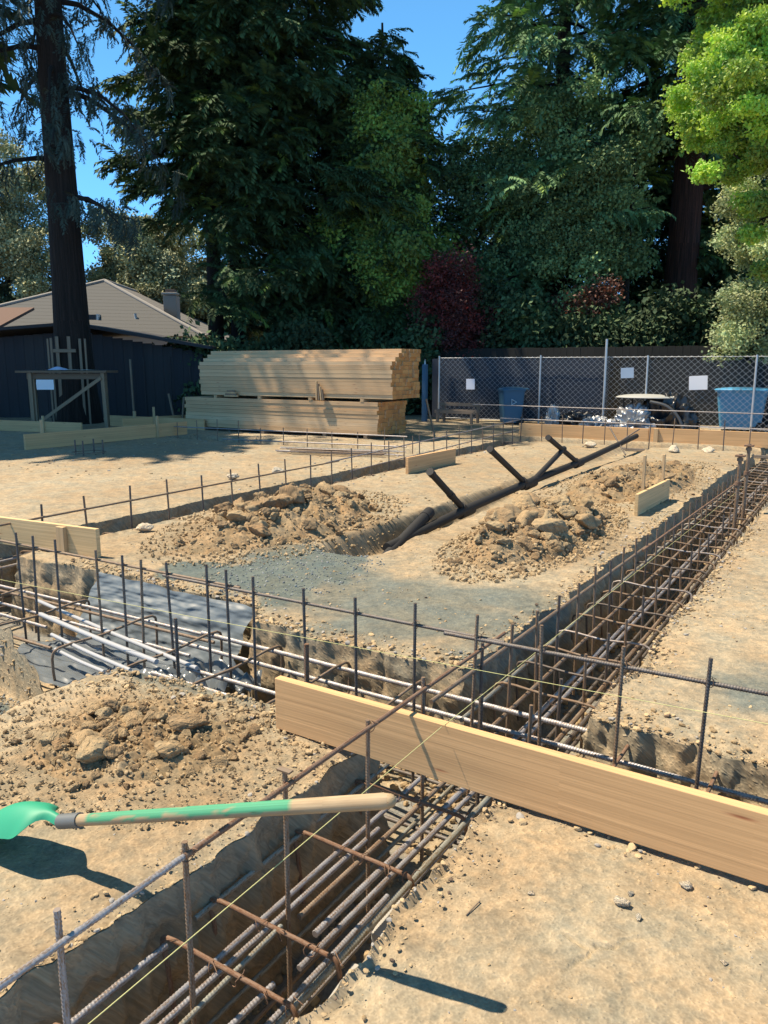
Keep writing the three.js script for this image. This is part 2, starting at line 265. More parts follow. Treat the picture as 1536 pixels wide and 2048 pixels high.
const inTrenchQuad = (ok, k, N) => { const q = [k, k + 1, k + N + 1, k + N + 2]; let n = 0; for (const i of q) if (ok[i]) n++; return n >= 2; };
function dirtPile(label, cx, ca, rx, ra, turn, h, nBig, nSmall, nCrumb, seed, bigSize, spread = 1.15) {
  const r = rng(seed), t = thing('dirt_pile', label, 'dirt pile', V(cx, softH(cx, ca), ca), 'heaps of dug earth');
  const ct = Math.cos(turn), st = Math.sin(turn);
  const H = (lx, la) => { const d = Math.hypot(lx / rx, la / ra); const ang = Math.atan2(la / ra, lx / rx); const e = d * (1 + 0.16 * n3(Math.cos(ang) * 1.6, Math.sin(ang) * 1.6, seed)); const k = inTrench(cx + ct * lx - st * la, ca + st * lx + ct * la, 0.01) ? 0 : clamp(1 - e); const b = k * (2 - k) * sstep(0, 0.25, k); return h * b * (0.75 + 0.5 * n3(lx * 2.3, la * 2.3, seed + 2)) + (k > 0 ? bigSize * sstep(0, .3, k) * (0.55 * fbm(lx * 0.55 / bigSize, la * 0.55 / bigSize, seed, 3) + 0.35 * Math.abs(n3(lx * 1.3 / bigSize, la * 1.3 / bigSize, seed + 5))) : 0) - 0.022 * sstep(0.16, 0.0, k); };
  const place = (lx, la) => [ct * lx - st * la, st * lx + ct * la];
  const N = 170, P = [], U = [], C = [], I = [], ok = [];
  for (let j = 0; j <= N; j++) for (let i = 0; i <= N; i++) { const lx = (i / N * 2 - 1) * rx * 1.15, la = (j / N * 2 - 1) * ra * 1.15, [dx, da] = place(lx, la); const y = H(lx, la) + 0.002; ok.push(y > -0.0195 && !inTrench(cx + dx, ca + da, 0.015)); const g = softH(cx + dx, ca + da) - softH(cx, ca);
    P.push(dx, y + g, -da); U.push((dx + y * 0.7) / 2.3, (da + y * 0.7) / 2.3); const n = fbm(dx * 3 + seed, da * 3, 4, 3); C.push(0.41 + 0.12 * n, 0.29 + 0.1 * n, 0.16 + 0.07 * n); }
  for (let j = 0; j < N; j++) for (let i = 0; i < N; i++) { const k = j * (N + 1) + i; if (!inTrenchQuad(ok, k, N)) continue; I.push(k, k + 1, k + N + 1, k + 1, k + N + 2, k + N + 1); }
  const g = new THREE.BufferGeometry(); g.setAttribute('position', new THREE.Float32BufferAttribute(P, 3)); g.setAttribute('uv', new THREE.Float32BufferAttribute(U, 2)); g.setAttribute('color', new THREE.Float32BufferAttribute(C, 3)); g.setIndex(I); g.computeVertexNormals();
  part(t, 'mound', g, soilMat);
  const spot = k => { const an = r() * 6.283, d = Math.pow(r(), 0.55) * k; const lx = Math.cos(an) * d * rx, la = Math.sin(an) * d * ra; return [lx, la, ...place(lx, la)]; };
  const clod = (geos, s, k) => { const [lx, la, dx, da] = spot(k); if (inTrench(cx + dx, ca + da, s)) return; const m = part(t, 'clod', geos[(r() * geos.length) | 0], clodMats[(r() * clodMats.length) | 0]); const sq = 0.6 + r() * 0.35; m.scale.set(s * (0.8 + r() * 0.5), s * sq, s * (0.8 + r() * 0.5)); m.rotation.set((r() - 0.5) * 0.9, r() * 6.28, (r() - 0.5) * 0.9); m.position.set(dx, Math.max(0, H(lx, la)) + softH(cx + dx, ca + da) - softH(cx, ca) + s * 0.24, -da); };
  for (let i = 0; i < nBig; i++) clod(clodsBig, bigSize * (0.55 + r() * 0.7), 0.8);
  for (let i = 0; i < nSmall; i++) clod(clodsSmall, bigSize * (0.16 + 0.42 * Math.pow(r(), 1.8)), 0.6 + (spread - 0.6) * r());
  const L = [], K = []; for (let i = 0; i < nCrumb; i++) { const [lx, la, dx, da] = spot(spread * 1.12); if (inTrench(cx + dx, ca + da, 0)) continue; const s = bigSize * (0.025 + 0.15 * Math.pow(r(), 5)); L.push(mat4(new THREE.Vector3(dx, Math.max(0, H(lx, la)) + softH(cx + dx, ca + da) - softH(cx, ca) + s * 0.3 + 0.006, -da), new THREE.Vector3(s, s * 0.75, s * 1.1), r() * 6, r() * 6, r() * 6)); K.push(soilTone(r)); }
  const im = instanced('crumbs', crumbGeo, crumbMat, L, K); im.userData.kind = 'stuff'; t.add(im);
  return t;
}
dirtPile('heap of dug earth with crumbled clods beside the green shovel', -2.56, 2.1, 0.5, 0.40, 0.35, 0.045, 22, 170, 7000, 101, 0.06, 1.5);
dirtPile('brown heap of big clods between the row of dowels and the grey gravel', -5.05, 6.3, 0.85, 1.6, 0.22, 0.24, 30, 255, 7000, 102, 0.115);
dirtPile('yellowish heap of clods and lumps on the right of the drain pipe', -2.52, 7.0, 0.56, 1.55, 0.02, 0.26, 34, 250, 7000, 103, 0.125, 1.1);
dirtPile('low spread of loose dug earth behind the short board with two stakes', -2.6, 10.9, 0.72, 2.3, -0.05, 0.20, 12, 270, 7000, 104, 0.09, 1.15);

{ // loose stones one can pick out on the bare ground
  const r = rng(77);
  const spots = [[0, 'pale flat stone lying on bare soil close to the long board', -0.334, 2.335, 0.02], [1, 'pale rounded stone on bare soil between two smaller ones', -0.477, 2.145, 0.022], [2, 'small brown stone beside the pale rounded stone', -0.421, 2.112, 0.013], [3, 'tiny pale stone by the dark twig on bare soil', -0.726, 2.045, 0.012], [11, 'small pale chip behind the pale rounded stone', -0.467, 2.208, 0.012], [12, 'tiny pale chip near the end of the soil crack', -0.178, 2.063, 0.011],
    [4, 'grey rock sitting at the end of the far left trench', -5.86, 5.1, 0.085], [5, 'grey rock on bare soil behind the row of dowels', -7.6, 8.2, 0.09], [6, 'grey green rock on bare soil close to the far grey rock', -7.5, 9.1, 0.085],
    [7, 'small brick shaped lump of concrete beside the drain pipe end', -4.5, 15.1, 0.12], [8, 'pale stone next to the back form board', -2.4, 15.4, 0.12], [9, 'second pale lump next to the back form board', -2.9, 15.0, 0.13]];
  for (const [, label, x, a, s] of spots) { const m = single('stone', clodsBig[(r() * 5) | 0], clodMats[2].clone(), label, 'stone'); m.material.color.setRGB(0.78, 0.68, 0.52); m.scale.set(s * 1.2, s * 0.75, s); m.rotation.y = r() * 6; m.position.copy(V(x, softH(x, a) + s * 0.35, a)); }
  const L = [], K = [];
  const put = (x, a, s) => { if (inTrench(x, a, 0)) return; L.push(mat4(V(x, softH(x, a) + s * 0.25, a), new THREE.Vector3(s, s * 0.65, s * 1.1), (r() - 0.5), r() * 6, (r() - 0.5))); const k = r(); K.push(k < 0.8 ? soilTone(r, 1.05) : k < 0.93 ? new THREE.Color().setRGB(0.32, 0.3, 0.27) : new THREE.Color().setRGB(0.14, 0.1, 0.07)); };
  for (let i = 0; i < 15000; i++) { const x = -3.3 + r() * 4.2, a = 1 + r() * 1.6; if (fbm(x * 2.4, a * 2.4, 71, 3) + (r() - 0.5) * 0.7 < 0.22) continue; put(x, a, 0.001 + 0.0045 * Math.pow(r(), 6)); }
  for (let i = 0; i < 14000; i++) { const x = -6.2 + r() * 7, a = 3.4 + r() * 5; if (fbm(x * 1.4, a * 1.4, 72, 3) + (r() - 0.5) * 0.6 < 0.08) continue; put(x, a, 0.002 + 0.010 * Math.pow(r(), 6)); }
  for (let i = 0; i < 9000; i++) { const x = -14 + r() * 14, a = 7 + r() * 9.5; if (fbm(x * 0.8, a * 0.8, 73, 3) + (r() - 0.5) * 0.6 < 0.1) continue; put(x, a, 0.004 + 0.022 * Math.pow(r(), 6)); }
  for (const [ed, ew, along] of [[E1L, e1L, 1], [E1R, e1R, 1]]) for (let i = 0; i < 3000; i++) { const a = 0.8 + r() * 8, d = Math.pow(r(), 3) * 0.16; put(ed + ew(a) + (ed === E1L ? -d : d), a, (0.0015 + 0.009 * Math.pow(r(), 6)) * (a > 4 ? 1.5 : 1)); }
  for (let i = 0; i < 5200; i++) { const x = -5.5 + r() * 6, d = Math.pow(r(), 2) * 0.25; put(x, r() < 0.6 ? E2F + e2F(x) + d : E2N + e2N(x) - d, 0.002 + 0.016 * Math.pow(r(), 5)); }
  for (let i = 0; i < 5200; i++) { const a = 0.8 + r() * 9, s = 0.003 + 0.02 * Math.pow(r(), 4), e = Math.pow(r(), 2) * 0.3, x = r() < 0.5 ? E1L + e1L(a) + WI + e : E1R + e1R(a) - WI - e; L.push(mat4(V(x, -DEP + 0.025 * fbm(x * 3, a * 3, 2, 3) + s * 0.4, a), s, r() * 6, r() * 6, r() * 6)); K.push(soilTone(r, 0.95)); }
  for (let i = 0; i < 3500; i++) { const x = -5.5 + r() * 6, s = 0.004 + 0.025 * Math.pow(r(), 4), e = Math.pow(r(), 2) * 0.35, a = E2F + e2F(x) - WI - e; L.push(mat4(V(x, -DEP + 0.025 * fbm(x * 3, a * 3, 2, 3) + s * 0.4, a), s, r() * 6, r() * 6, r() * 6)); K.push(soilTone(r, 0.95)); }
  const im = instanced('gravel', crumbGeo, crumbMat, L, K); tag(im, 'loose gravel and earth crumbs scattered over the bare soil', 'gravel', null, 'stuff'); scene.add(im);
  // bluish crushed gravel in the sunken corner and beside the sheeted trench
  const L2 = [], K2 = []; for (let i = 0; i < 6200; i++) { let x, a; if (i < 5000) { x = -5.6 + r() * 2.2; a = 1.75 + r() * 0.85; } else { x = -4.4 + r() * 1.3; a = 3.95 + r() * 1.7; if (Math.hypot((x + 3.75) / 0.7, (a - 4.75) / 0.9) + 0.4 * fbm(x * 3, a * 3, 9, 2) > 0.9) continue; } if (inTrench(x, a, 0)) continue; const s = 0.004 + 0.008 * r() * r(); L2.push(mat4(V(x, softH(x, a) + s * 0.3, a), s, r() * 6, r() * 6, r() * 6)); const k = 0.12 + 0.2 * r(); K2.push(new THREE.Color().setRGB(k, k * 1.06, k * 1.02)); }
  const im2 = instanced('crushed_rock', crumbGeo, crumbMat, L2, K2); tag(im2, 'blue grey crushed rock spread by the sheeted trench', 'gravel', null, 'stuff'); scene.add(im2);
  const tw = single('twig', tubeAlong(curve([V(-0.856, softH(-0.856, 1.855) + 0.004, 1.855), V(-0.851, softH(-0.85, 1.89) + 0.005, 1.89), V(-0.846, softH(-0.846, 1.93) + 0.004, 1.93)], 6), 0.0022, 5), M.rustBrown, 'short dark twig lying on the bare soil', 'twig');
}

// ---------------------------------------------------------------- reinforcement cages
const R0 = rng(5);
const jit = s => (R0() - 0.5) * s;
function wireLoop(g, p, axis) {                               // rusty tie wire twisted round a crossing
  const pts = [], r = 0.019; for (let i = 0; i <= 9; i++) { const t = i / 9 * 6.7, o = new THREE.Vector3(Math.cos(t) * r, Math.sin(t) * r, (i / 9 - 0.5) * 0.022); if (axis) o.applyAxisAngle(new THREE.Vector3(0, 1, 0), axis); pts.push(p.clone().add(o)); }
  pts.push(p.clone().add(new THREE.Vector3(0.02 + jit(0.03), 0.03, jit(0.04)))); pts.push(p.clone().add(new THREE.Vector3(0.035 + jit(0.03), 0.02 + jit(0.04), jit(0.06))));
  part(g, 'tie_wire', tubeAlong(pts, 0.0016, 4), M.rust);
}
{ // near cage in the long trench (in front of and under the long board)
  const g = thing('rebar_cage', 'rusty steel reinforcement cage in the trench under the green shovel handle', 'rebar cage', V(-1.42, -0.15, 1.8), 'reinforcement cages');
  const O = g.position, L = p => p.clone().sub(O);
  const B = (x0, y0, a0, x1, y1, a1, r, m, rib = true, nm = 'long_bar') => part(g, nm, rib ? ribbed(L(V(x0, y0, a0)), L(V(x1, y1, a1)), r * 0.85) : plainBar(L(V(x0, y0, a0)), L(V(x1, y1, a1)), r * 0.85, 8), m);
  B(-1.66, -0.145, 0.75, -1.655, -0.14, 1.42, 0.0125, M.steelGrey); B(-1.665, -0.14, 1.55, -1.64, -0.14, 3.15, 0.0115, M.steelGreen);
  B(-1.505, -0.155, 0.75, -1.47, -0.15, 2.9, 0.011, M.steelGrey); B(-1.475, -0.165, 0.75, -1.44, -0.16, 2.3, 0.0115, M.steelGrey);
  B(-1.425, -0.185, 0.75, -1.40, -0.13, 1.66, 0.010, M.steelGreen); B(-1.40, -0.16, 1.75, -1.36, -0.15, 3.3, 0.0115, M.rustBrown);
  B(-1.33, -0.175, 0.75, -1.30, -0.17, 1.5, 0.0115, M.steelGrey); B(-1.315, -0.165, 1.72, -1.26, -0.15, 3.35, 0.0135, M.steelGrey);
  B(-1.285, -0.185, 1.60, -1.24, -0.17, 2.95, 0.0115, M.steelGrey); B(-1.235, -0.18, 0.75, -1.215, -0.17, 2.0, 0.0115, M.steelGrey);
  B(-1.205, -0.165, 0.75, -1.155, -0.155, 3.2, 0.0135, M.steelGreen); B(-1.255, -0.2, 0.9, -1.235, -0.2, 1.7, 0.010, M.steelDark);
  for (const [x, y] of [[-1.6, -0.47], [-1.5, -0.49], [-1.39, -0.47], [-1.29, -0.48], [-1.2, -0.49]]) B(x, y, 0.7, x + 0.03, y, 3.3, 0.011, steels[(R0() * 4) | 0], false, 'lower_bar');
  for (const a of [1.05, 1.43, 1.635, 2.08, 2.50]) {          // bent stirrups: top leg across, hooked down on both sides
    const pts = curve([V(-1.64, -0.42, a), V(-1.665, -0.22, a), V(-1.68, -0.135, a), V(-1.655, -0.122, a), V(-1.45, -0.126, a + 0.004), V(-1.23, -0.136, a + 0.008), V(-1.185, -0.142, a + 0.01), V(-1.168, -0.18, a + 0.01), V(-1.172, -0.42, a + 0.01)], 40).map(L);
    part(g, 'stirrup', tubeAlong(pts, 0.0082, 7), M.rust);
    for (const x of [-1.655, -1.475, -1.39, -1.27, -1.19]) if (R0() < 0.85) wireLoop(g, L(V(x, -0.142, a)), R0() * 3);
  }
  for (const [a, top, x] of [[0.94, 0.385, -1.45], [1.31, 0.352, -1.43], [1.74, 0.350, -1.435], [2.22, 0.325, -1.435], [2.64, 0.34, -1.435]]) { const d = part(g, 'vertical_bar', ribbed(L(V(x + jit(0.01), -0.5, a)), L(V(x, top, a)), 0.0085, 0.012, 8), a < 1 ? M.steelGrey : M.rustBrown); }
  part(g, 'top_bar', ribbed(L(V(-1.42, 0.325, 0.7)), L(V(-1.425, 0.315, 1.38)), 0.0085), M.steelGrey);
  part(g, 'top_bar', ribbed(L(V(-1.42, 0.318, 1.3)), L(V(-1.42, 0.285, 3.46)), 0.0085), M.rust);
  for (const [a, y] of [[1.31, 0.315], [1.74, 0.305], [2.22, 0.3], [2.64, 0.295]]) wireLoop(g, L(V(-1.425, y, a)), 1.5);
  part(g, 'cap_plate', boxGeo(0.05, 0.006, 0.022, 0), M.rustBrown).position.copy(L(V(-1.435, 0.353, 1.74)));
  // concrete supports under the bars
  const dob = plain(0.36, 0.35, 0.32, 0.95);
  for (const [x, a] of [[-1.12, 1.62], [-1.16, 1.95], [-1.12, 1.28]]) { const b = single('concrete_spacer', shiftUV(boxGeo(0.075, 0.075, 0.2, 0.006), R0(), R0()), dob, 'grey concrete spacer block wedged under the bars of the near cage', 'spacer block', 'concrete spacer blocks'); b.position.copy(V(x, -0.23, a)); b.rotation.y = 0.1; }
}
{ // far run of the long trench
  const g = thing('rebar_cage', 'long cage of rusty bars running past the two tall anchor rods', 'rebar cage', V(-1.3, -0.3, 8), 'reinforcement cages');
  const O = g.position, L = p => p.clone().sub(O);
  part(g, 'top_bar', ribbed(L(V(-1.44, 0.2, 2.72)), L(V(-1.43, 0.115, 6.6)), 0.010, 0.014, 7), M.rustBrown); part(g, 'top_bar', plainBar(L(V(-1.415, 0.125, 6.3)), L(V(-1.40, 0.0, 11.6)), 0.010, 7), M.rust);
  const longs = [[-1.555, -0.13, 0.0115, M.steelGreen], [-1.40, -0.15, 0.0115, M.rustBrown], [-1.27, -0.165, 0.0125, M.steelGrey], [-1.235, -0.17, 0.0115, M.steelGrey], [-1.08, -0.15, 0.0125, M.rustBrown], [-1.045, -0.16, 0.011, M.steelDark]];
  for (const [x, y, r, m] of longs) { part(g, 'long_bar', ribbed(L(V(x + jit(0.02), y, 3.25)), L(V(x + 0.02, y, 7)), r, 0.016, 7), m); part(g, 'long_bar', plainBar(L(V(x + 0.035, y + 0.012, 6.7)), L(V(x + jit(0.02) + 0.05, y - 0.05, 16.4)), r, 6), m); }
  for (const x of [-1.5, -1.35, -1.2, -1.08]) part(g, 'lower_bar', plainBar(L(V(x, -0.48, 3.2)), L(V(x + 0.04, -0.5, 16.3)), 0.011, 6), M.steelDark);
  let k = 0; for (let a = 3.72; a < 16; a += 0.345, k++) { const y = -0.115 - 0.05 * sstep(6, 14, a), x0 = -1.585 + jit(0.03), x1 = -1.03 + 0.05 * far1(a) + jit(0.03), aa = a + jit(0.05);
    const pts = curve([V(x0 + 0.02, -0.48, aa), V(x0, y - 0.06, aa), V(x0 + 0.015, y, aa), V((x0 + x1) / 2, y - 0.004, aa + jit(0.04)), V(x1 - 0.02, y - 0.012, aa + jit(0.05)), V(x1, y - 0.06, aa), V(x1 - 0.01, -0.48, aa)], 22).map(L);
    part(g, 'stirrup', tubeAlong(pts, 0.008, 6), steels[[3, 1, 3, 0][k % 4]]);
  }
  for (let a = 3.2, i = 0; a < 11.6; a += 0.365, i++) { const y = 0.185 - 0.02 * (a - 3.2); part(g, 'vertical_bar', plainBar(L(V(-1.425 + jit(0.03), -0.5, a)), L(V(-1.425 + jit(0.01), y + 0.11 + jit(0.05), a)), 0.0085, 7), i % 3 ? M.rustBrown : M.steelDark); }
  for (let a = 3.05, i = 0; a < 13; a += 0.42, i++) part(g, 'vertical_bar', plainBar(L(V(-1.13 + jit(0.06), -0.5, a)), L(V(-1.13 + jit(0.03), 0.1 + jit(0.14) - 0.01 * a, a)), 0.0085, 7), i % 2 ? M.steelDark : M.rustBrown);
  for (const [a, x] of [[4.1, -1.05], [5.0, -1.02], [4.6, -1.24]]) part(g, 'tail_bar', tubeAlong(curve([V(x, -0.17, a), V(x + 0.05, -0.26, a + 0.03), V(x + 0.10, -0.4, a + 0.05)], 6), 0.006, 5).translate(-O.x, -O.y, -O.z), M.steelGrey);
  for (let i = 0; i < 14; i++) wireLoop(g, L(V([-1.55, -1.25, -1.06][i % 3], -0.14, 3.72 + 0.345 * ((i / 2) | 0))), R0() * 3);
}
{ // cross trench cage
  const g = thing('rebar_cage', 'cage with a row of upright dowels in the cross trench behind the long board', 'rebar cage', V(-2.4, -0.2, 3.1), 'reinforcement cages');
  const O = g.position, L = p => p.clone().sub(O);
  const rb = (x0, a0, x1, a1, y, r, m, nm = 'long_bar') => part(g, nm, ribbed(L(V(x0, y, a0)), L(V(x1, y + jit(0.015), a1)), r, 0.013, 8), m);
  rb(-3.5, 3.45, 0.6, 3.37, -0.1, 0.0135, M.steelGrey); rb(-3.6, 3.31, 0.6, 3.23, -0.13, 0.0125, M.steelGrey); rb(-6, 3.43, -3.3, 3.46, -0.11, 0.011, M.steelGrey); rb(-6, 3.38, -3.35, 3.4, -0.125, 0.011, M.rustBrown);
  rb(-6, 3.2, -3.3, 3.14, -0.12, 0.011, M.steelGrey); rb(-3.2, 3.02, 0.6, 2.98, -0.13, 0.0125, M.steelGrey); rb(-6, 3.04, -4.5, 3.02, -0.12, 0.011, M.steelGrey); rb(-3.3, 2.85, -1.9, 2.84, -0.12, 0.0125, M.steelGrey); rb(-3.3, 2.79, 0.6, 2.78, -0.135, 0.0125, M.steelDark); rb(-5, 2.84, -4.2, 2.84, -0.15, 0.010, M.rustBrown);
  for (const a of [2.8, 3.0, 3.2, 3.4]) part(g, 'lower_bar', plainBar(L(V(-6, -0.48, a)), L(V(0.8, -0.49, a + 0.03)), 0.011, 6), M.steelDark);
  for (const x of [-5.4, -4.75, -4.05, -3.45, -2.95, -2.45, -1.95, -0.8, -0.42, 0.1]) { const a0 = 2.76, a1 = 3.5; part(g, 'stirrup', tubeAlong(curve([V(x, -0.46, a0), V(x - 0.01, -0.14, a0 - 0.01), V(x, -0.105, a0 + 0.01), V(x + 0.03, -0.1, 3.1), V(x + 0.05, -0.09, a1), V(x + 0.05, -0.14, a1 + 0.015), V(x + 0.05, -0.46, a1)], 20), 0.0085, 6).translate(-O.x, -O.y, -O.z), x > -1 ? M.rust : M.rustBrown); }
  const xs = [-5.35, -4.95, -4.76, -4.52, -4.11, -3.86, -3.69, -3.47, -3.14, -2.99, -2.79, -2.44, -2.11, -1.76, -1.43, -1.12, -0.76, -0.42, -0.05, 0.3];
  for (const x of xs) part(g, 'vertical_bar', ribbed(L(V(x + jit(0.05), -0.5, 3.15 + jit(0.03))), L(V(x, 0.45 + jit(0.05), 3.15)), 0.0085, 0.014, 7), R0() < 0.5 ? M.steelDark : M.rustBrown);
  part(g, 'vertical_bar', ribbed(L(V(-3.23, -0.5, 2.98)), L(V(-3.23, 0.18, 2.98)), 0.0105, 0.014, 7), M.steelDark); part(g, 'vertical_bar', ribbed(L(V(-2.33, -0.5, 3.02)), L(V(-2.31, 0.2, 3.0)), 0.0125, 0.014, 7), M.rust); part(g, 'vertical_bar', ribbed(L(V(-1.28, -0.5, 2.86)), L(V(-1.27, 0.22, 2.86)), 0.0085, 0.014, 7), M.steelDark);
  part(g, 'top_bar', ribbed(L(V(-6, 0.37, 3.16)), L(V(-2.9, 0.365, 3.165)), 0.0085), M.rustBrown); part(g, 'top_bar', ribbed(L(V(-3.5, 0.355, 3.15)), L(V(-1.3, 0.352, 3.165)), 0.0085), M.steelDark); part(g, 'top_bar', ribbed(L(V(-1.6, 0.345, 3.15)), L(V(0.7, 0.365, 3.16)), 0.0095), M.steelDark);
  for (const x of xs.slice(4)) wireLoop(g, L(V(x, 0.356, 3.155)), 0);
}
{ // far left trench
  const g = thing('rebar_cage', 'line of upright dowels with one rail in the far left trench', 'rebar cage', V(-6.4, -0.2, 10), 'reinforcement cages');
  const O = g.position, L = p => p.clone().sub(O);
  for (const [x, y] of [[-6.2, -0.12], [-6.28, -0.14], [-6.45, -0.13], [-6.55, -0.14]]) part(g, 'long_bar', plainBar(L(V(x, y, 2.7)), L(V(x - 0.05, y, 16.2)), 0.012, 6), steels[(R0() * 4) | 0]);
  for (const x of [-6.25, -6.5]) part(g, 'lower_bar', plainBar(L(V(x, -0.48, 2.7)), L(V(x, -0.48, 16.2)), 0.011, 5), M.steelDark);
  for (let a = 3.3; a < 16; a += 0.46) { part(g, 'stirrup', tubeAlong(curve([V(-6.58, -0.45, a), V(-6.58, -0.13, a), V(-6.55, -0.105, a), V(-6.22, -0.105, a + 0.02), V(-6.19, -0.13, a + 0.02), V(-6.19, -0.45, a)], 12), 0.0085, 5).translate(-O.x, -O.y, -O.z), M.rustBrown); }
  let i = 0; for (let a = 4.35; a < 16.3; a += 0.52, i++) part(g, 'vertical_bar', plainBar(L(V(-6.42 + jit(0.03), -0.5, a)), L(V(-6.44, 0.33 + jit(0.05) + 0.012 * (a - 4.3), a + jit(0.06))), 0.0105, 6), i % 2 ? M.rustBrown : M.steelDark);
  part(g, 'top_bar', plainBar(L(V(-6.42, 0.20, 3.2)), L(V(-6.43, 0.23, 9.2)), 0.0105, 6), M.rustBrown); part(g, 'top_bar', plainBar(L(V(-6.44, 0.235, 8.9)), L(V(-6.43, 0.42, 16.2)), 0.0105, 6), M.steelGrey);
  part(g, 'top_bar', plainBar(L(V(-6.5, 0.03, 9.6)), L(V(-6.45, 0.2, 16.2)), 0.010, 6), M.steelGrey);
}
{ // cage before the back form boards and before the lumber
  const g = thing('rebar_cage', 'low rails and dowels in front of the long back form board', 'rebar cage', V(-3, -0.1, 16.25), 'reinforcement cages');
  const O = g.position, L = p => p.clone().sub(O);
  let i = 0; for (let x = -6.4; x < 2.5; x += 0.46, i++) part(g, 'vertical_bar', plainBar(L(V(x + jit(0.05), -0.3, 16.2 + jit(0.05))), L(V(x, 0.5 + jit(0.12), 16.2)), 0.0105, 6), i % 3 ? M.rustBrown : M.steelDark);
  part(g, 'top_bar', plainBar(L(V(-6.9, 0.43, 16.2)), L(V(2.5, 0.40, 16.2)), 0.012, 6), M.steelGrey); part(g, 'top_bar', plainBar(L(V(-7.6, 0.72, 16.22)), L(V(2.5, 0.68, 16.22)), 0.010, 6), M.steelGrey);
  for (const a of [16.1, 16.35, 16.5]) part(g, 'long_bar', plainBar(L(V(-6.9, -0.12, a)), L(V(2.5, -0.12, a)), 0.012, 6), M.steelDark);
  const h = thing('rebar_cage', 'rails and short dowels in front of the lumber stacks', 'rebar cage', V(-10.5, -0.1, 12.75), 'reinforcement cages');
  const Q = h.position, K = p => p.clone().sub(Q);
  part(h, 'top_bar', plainBar(K(V(-14.2, 0.2, 12.7)), K(V(-7.3, 0.27, 12.7)), 0.013, 6), M.steelGrey); part(h, 'top_bar', plainBar(K(V(-11.8, 0.02, 12.5)), K(V(-7.2, 0.1, 12.5)), 0.013, 6), M.steelGrey);
  for (let x = -14; x < -7; x += 0.62) part(h, 'vertical_bar', plainBar(K(V(x, -0.3, 12.7)), K(V(x, 0.35 + jit(0.15), 12.7)), 0.0105, 6), M.rustBrown);
  for (const a of [12.55, 12.85]) part(h, 'long_bar', plainBar(K(V(-14.2, -0.1, a)), K(V(-6.9, -0.1, a)), 0.012, 6), M.steelGrey);
  // loose bars dumped by the trench corner
  const bnd = thing('rebar_bundle', 'loose bundle of cut bars lying on the soil before the lumber', 'rebar bundle', V(-7.9, 0, 11.2)); 
  for (let k = 0; k < 12; k++) { const y = 0.03 + softH(-7.9, 11.2) + k * 0.007, t = jit(0.3); part(bnd, 'bar', plainBar(new THREE.Vector3(-1.1 + jit(0.5), y, jit(0.4) + t), new THREE.Vector3(0.9 + jit(0.5), y, jit(0.5) - 0.5), 0.011, 5), steels[k % 4]); }
}
{ // four short dowels standing out of a footing
  const g = thing('dowel_stub', 'four short dowels standing in bare soil near the long left board', 'rebar stub', V(-12.1, 0, 9.0));
  for (const [x, z] of [[0, 0], [0.28, 0.05], [0.1, -0.32], [0.4, -0.28]]) part(g, 'dowel', plainBar(new THREE.Vector3(x, -0.05, z), new THREE.Vector3(x, 0.27, z), 0.014, 6), M.steelDark);
  part(g, 'ring', tubeAlong(curve([[-0.05, 0.05], [0.3, 0.1], [0.45, -0.3], [0.08, -0.38], [-0.05, 0.05]].map(([x, z]) => new THREE.Vector3(x, 0.05, z)), 24), 0.008, 5), M.rustBrown);
}
for (const [x, a, lab] of [[-1.1, 9.18, 'shorter anchor rod with square washer in the long cage'], [-1.1, 9.88, 'taller anchor rod with square washer in the long cage']]) {
  const t = thing('anchor_rod', lab, 'anchor rod', V(x, -0.3, a), 'anchor rods'); const h = a < 9.5 ? 0.95 : 1.0;
  part(t, 'rod', plainBar(new THREE.Vector3(0, 0, 0), new THREE.Vector3(0.005, h, 0), 0.02, 10), M.rustBrown);
  part(t, 'washer_plate', boxGeo(0.1, 0.02, 0.1, 0.003), M.rust).position.set(0.004, h - 0.02, 0); part(t, 'nut', new THREE.CylinderGeometry(0.035, 0.035, 0.035, 6), M.rustBrown).position.set(0.004, h - 0.06, 0); part(t, 'nut', new THREE.CylinderGeometry(0.037, 0.037, 0.04, 6), M.rust).position.set(0.003, h * 0.66, 0);
}

// ---------------------------------------------------------------- form boards
function formBoard(label, x0, a0, x1, a1, yb, h, th, mat, opts = {}) {
  const p0 = V(x0, 0, a0), p1 = V(x1, 0, a1), L = p0.distanceTo(p1), t = thing('form_board', label, 'form board', V((x0 + x1) / 2, yb, (a0 + a1) / 2), 'wooden form boards', Math.atan2(-(p1.z - p0.z), p1.x - p0.x));
  const b = part(t, 'plank', shiftUV(boxGeo(L, h, th, Math.min(0.004, th / 5)), R0() * 3, R0()), mat); b.position.y = h / 2; if (opts.tilt) b.rotation.z = opts.tilt;
  for (const [s, side, y0, y1, w = 0.04, tk = 0.04] of opts.stakes || []) { const st = part(t, 'stake', shiftUV(boxGeo(y1 - y0, w, tk, 0.003), R0(), R0()), opts.stakeMat || M.stake); st.rotation.z = Math.PI / 2; st.position.set((s - 0.5) * L, (y0 + y1) / 2, side * (th / 2 + tk / 2 + 0.002)); }
  return t;
}
formBoard('long fir board bridging the near trench in the foreground', -2.09, 2.50, 0.75, 2.455, 0.012, 0.238, 0.04, M.fir);
formBoard('pale form board with two stakes across the far left trench end', -7.3, 3.98, -5.38, 4.16, 0.0, 0.25, 0.04, M.firPale, { stakes: [[0.32, 1, -0.2, 0.24, 0.05], [0.80, 1, -0.1, 0.24, 0.09]] });
formBoard('short form board standing on bare soil left of the drain risers', -5.72, 9.95, -5.68, 11.45, 0.0, 0.25, 0.05, M.fir);
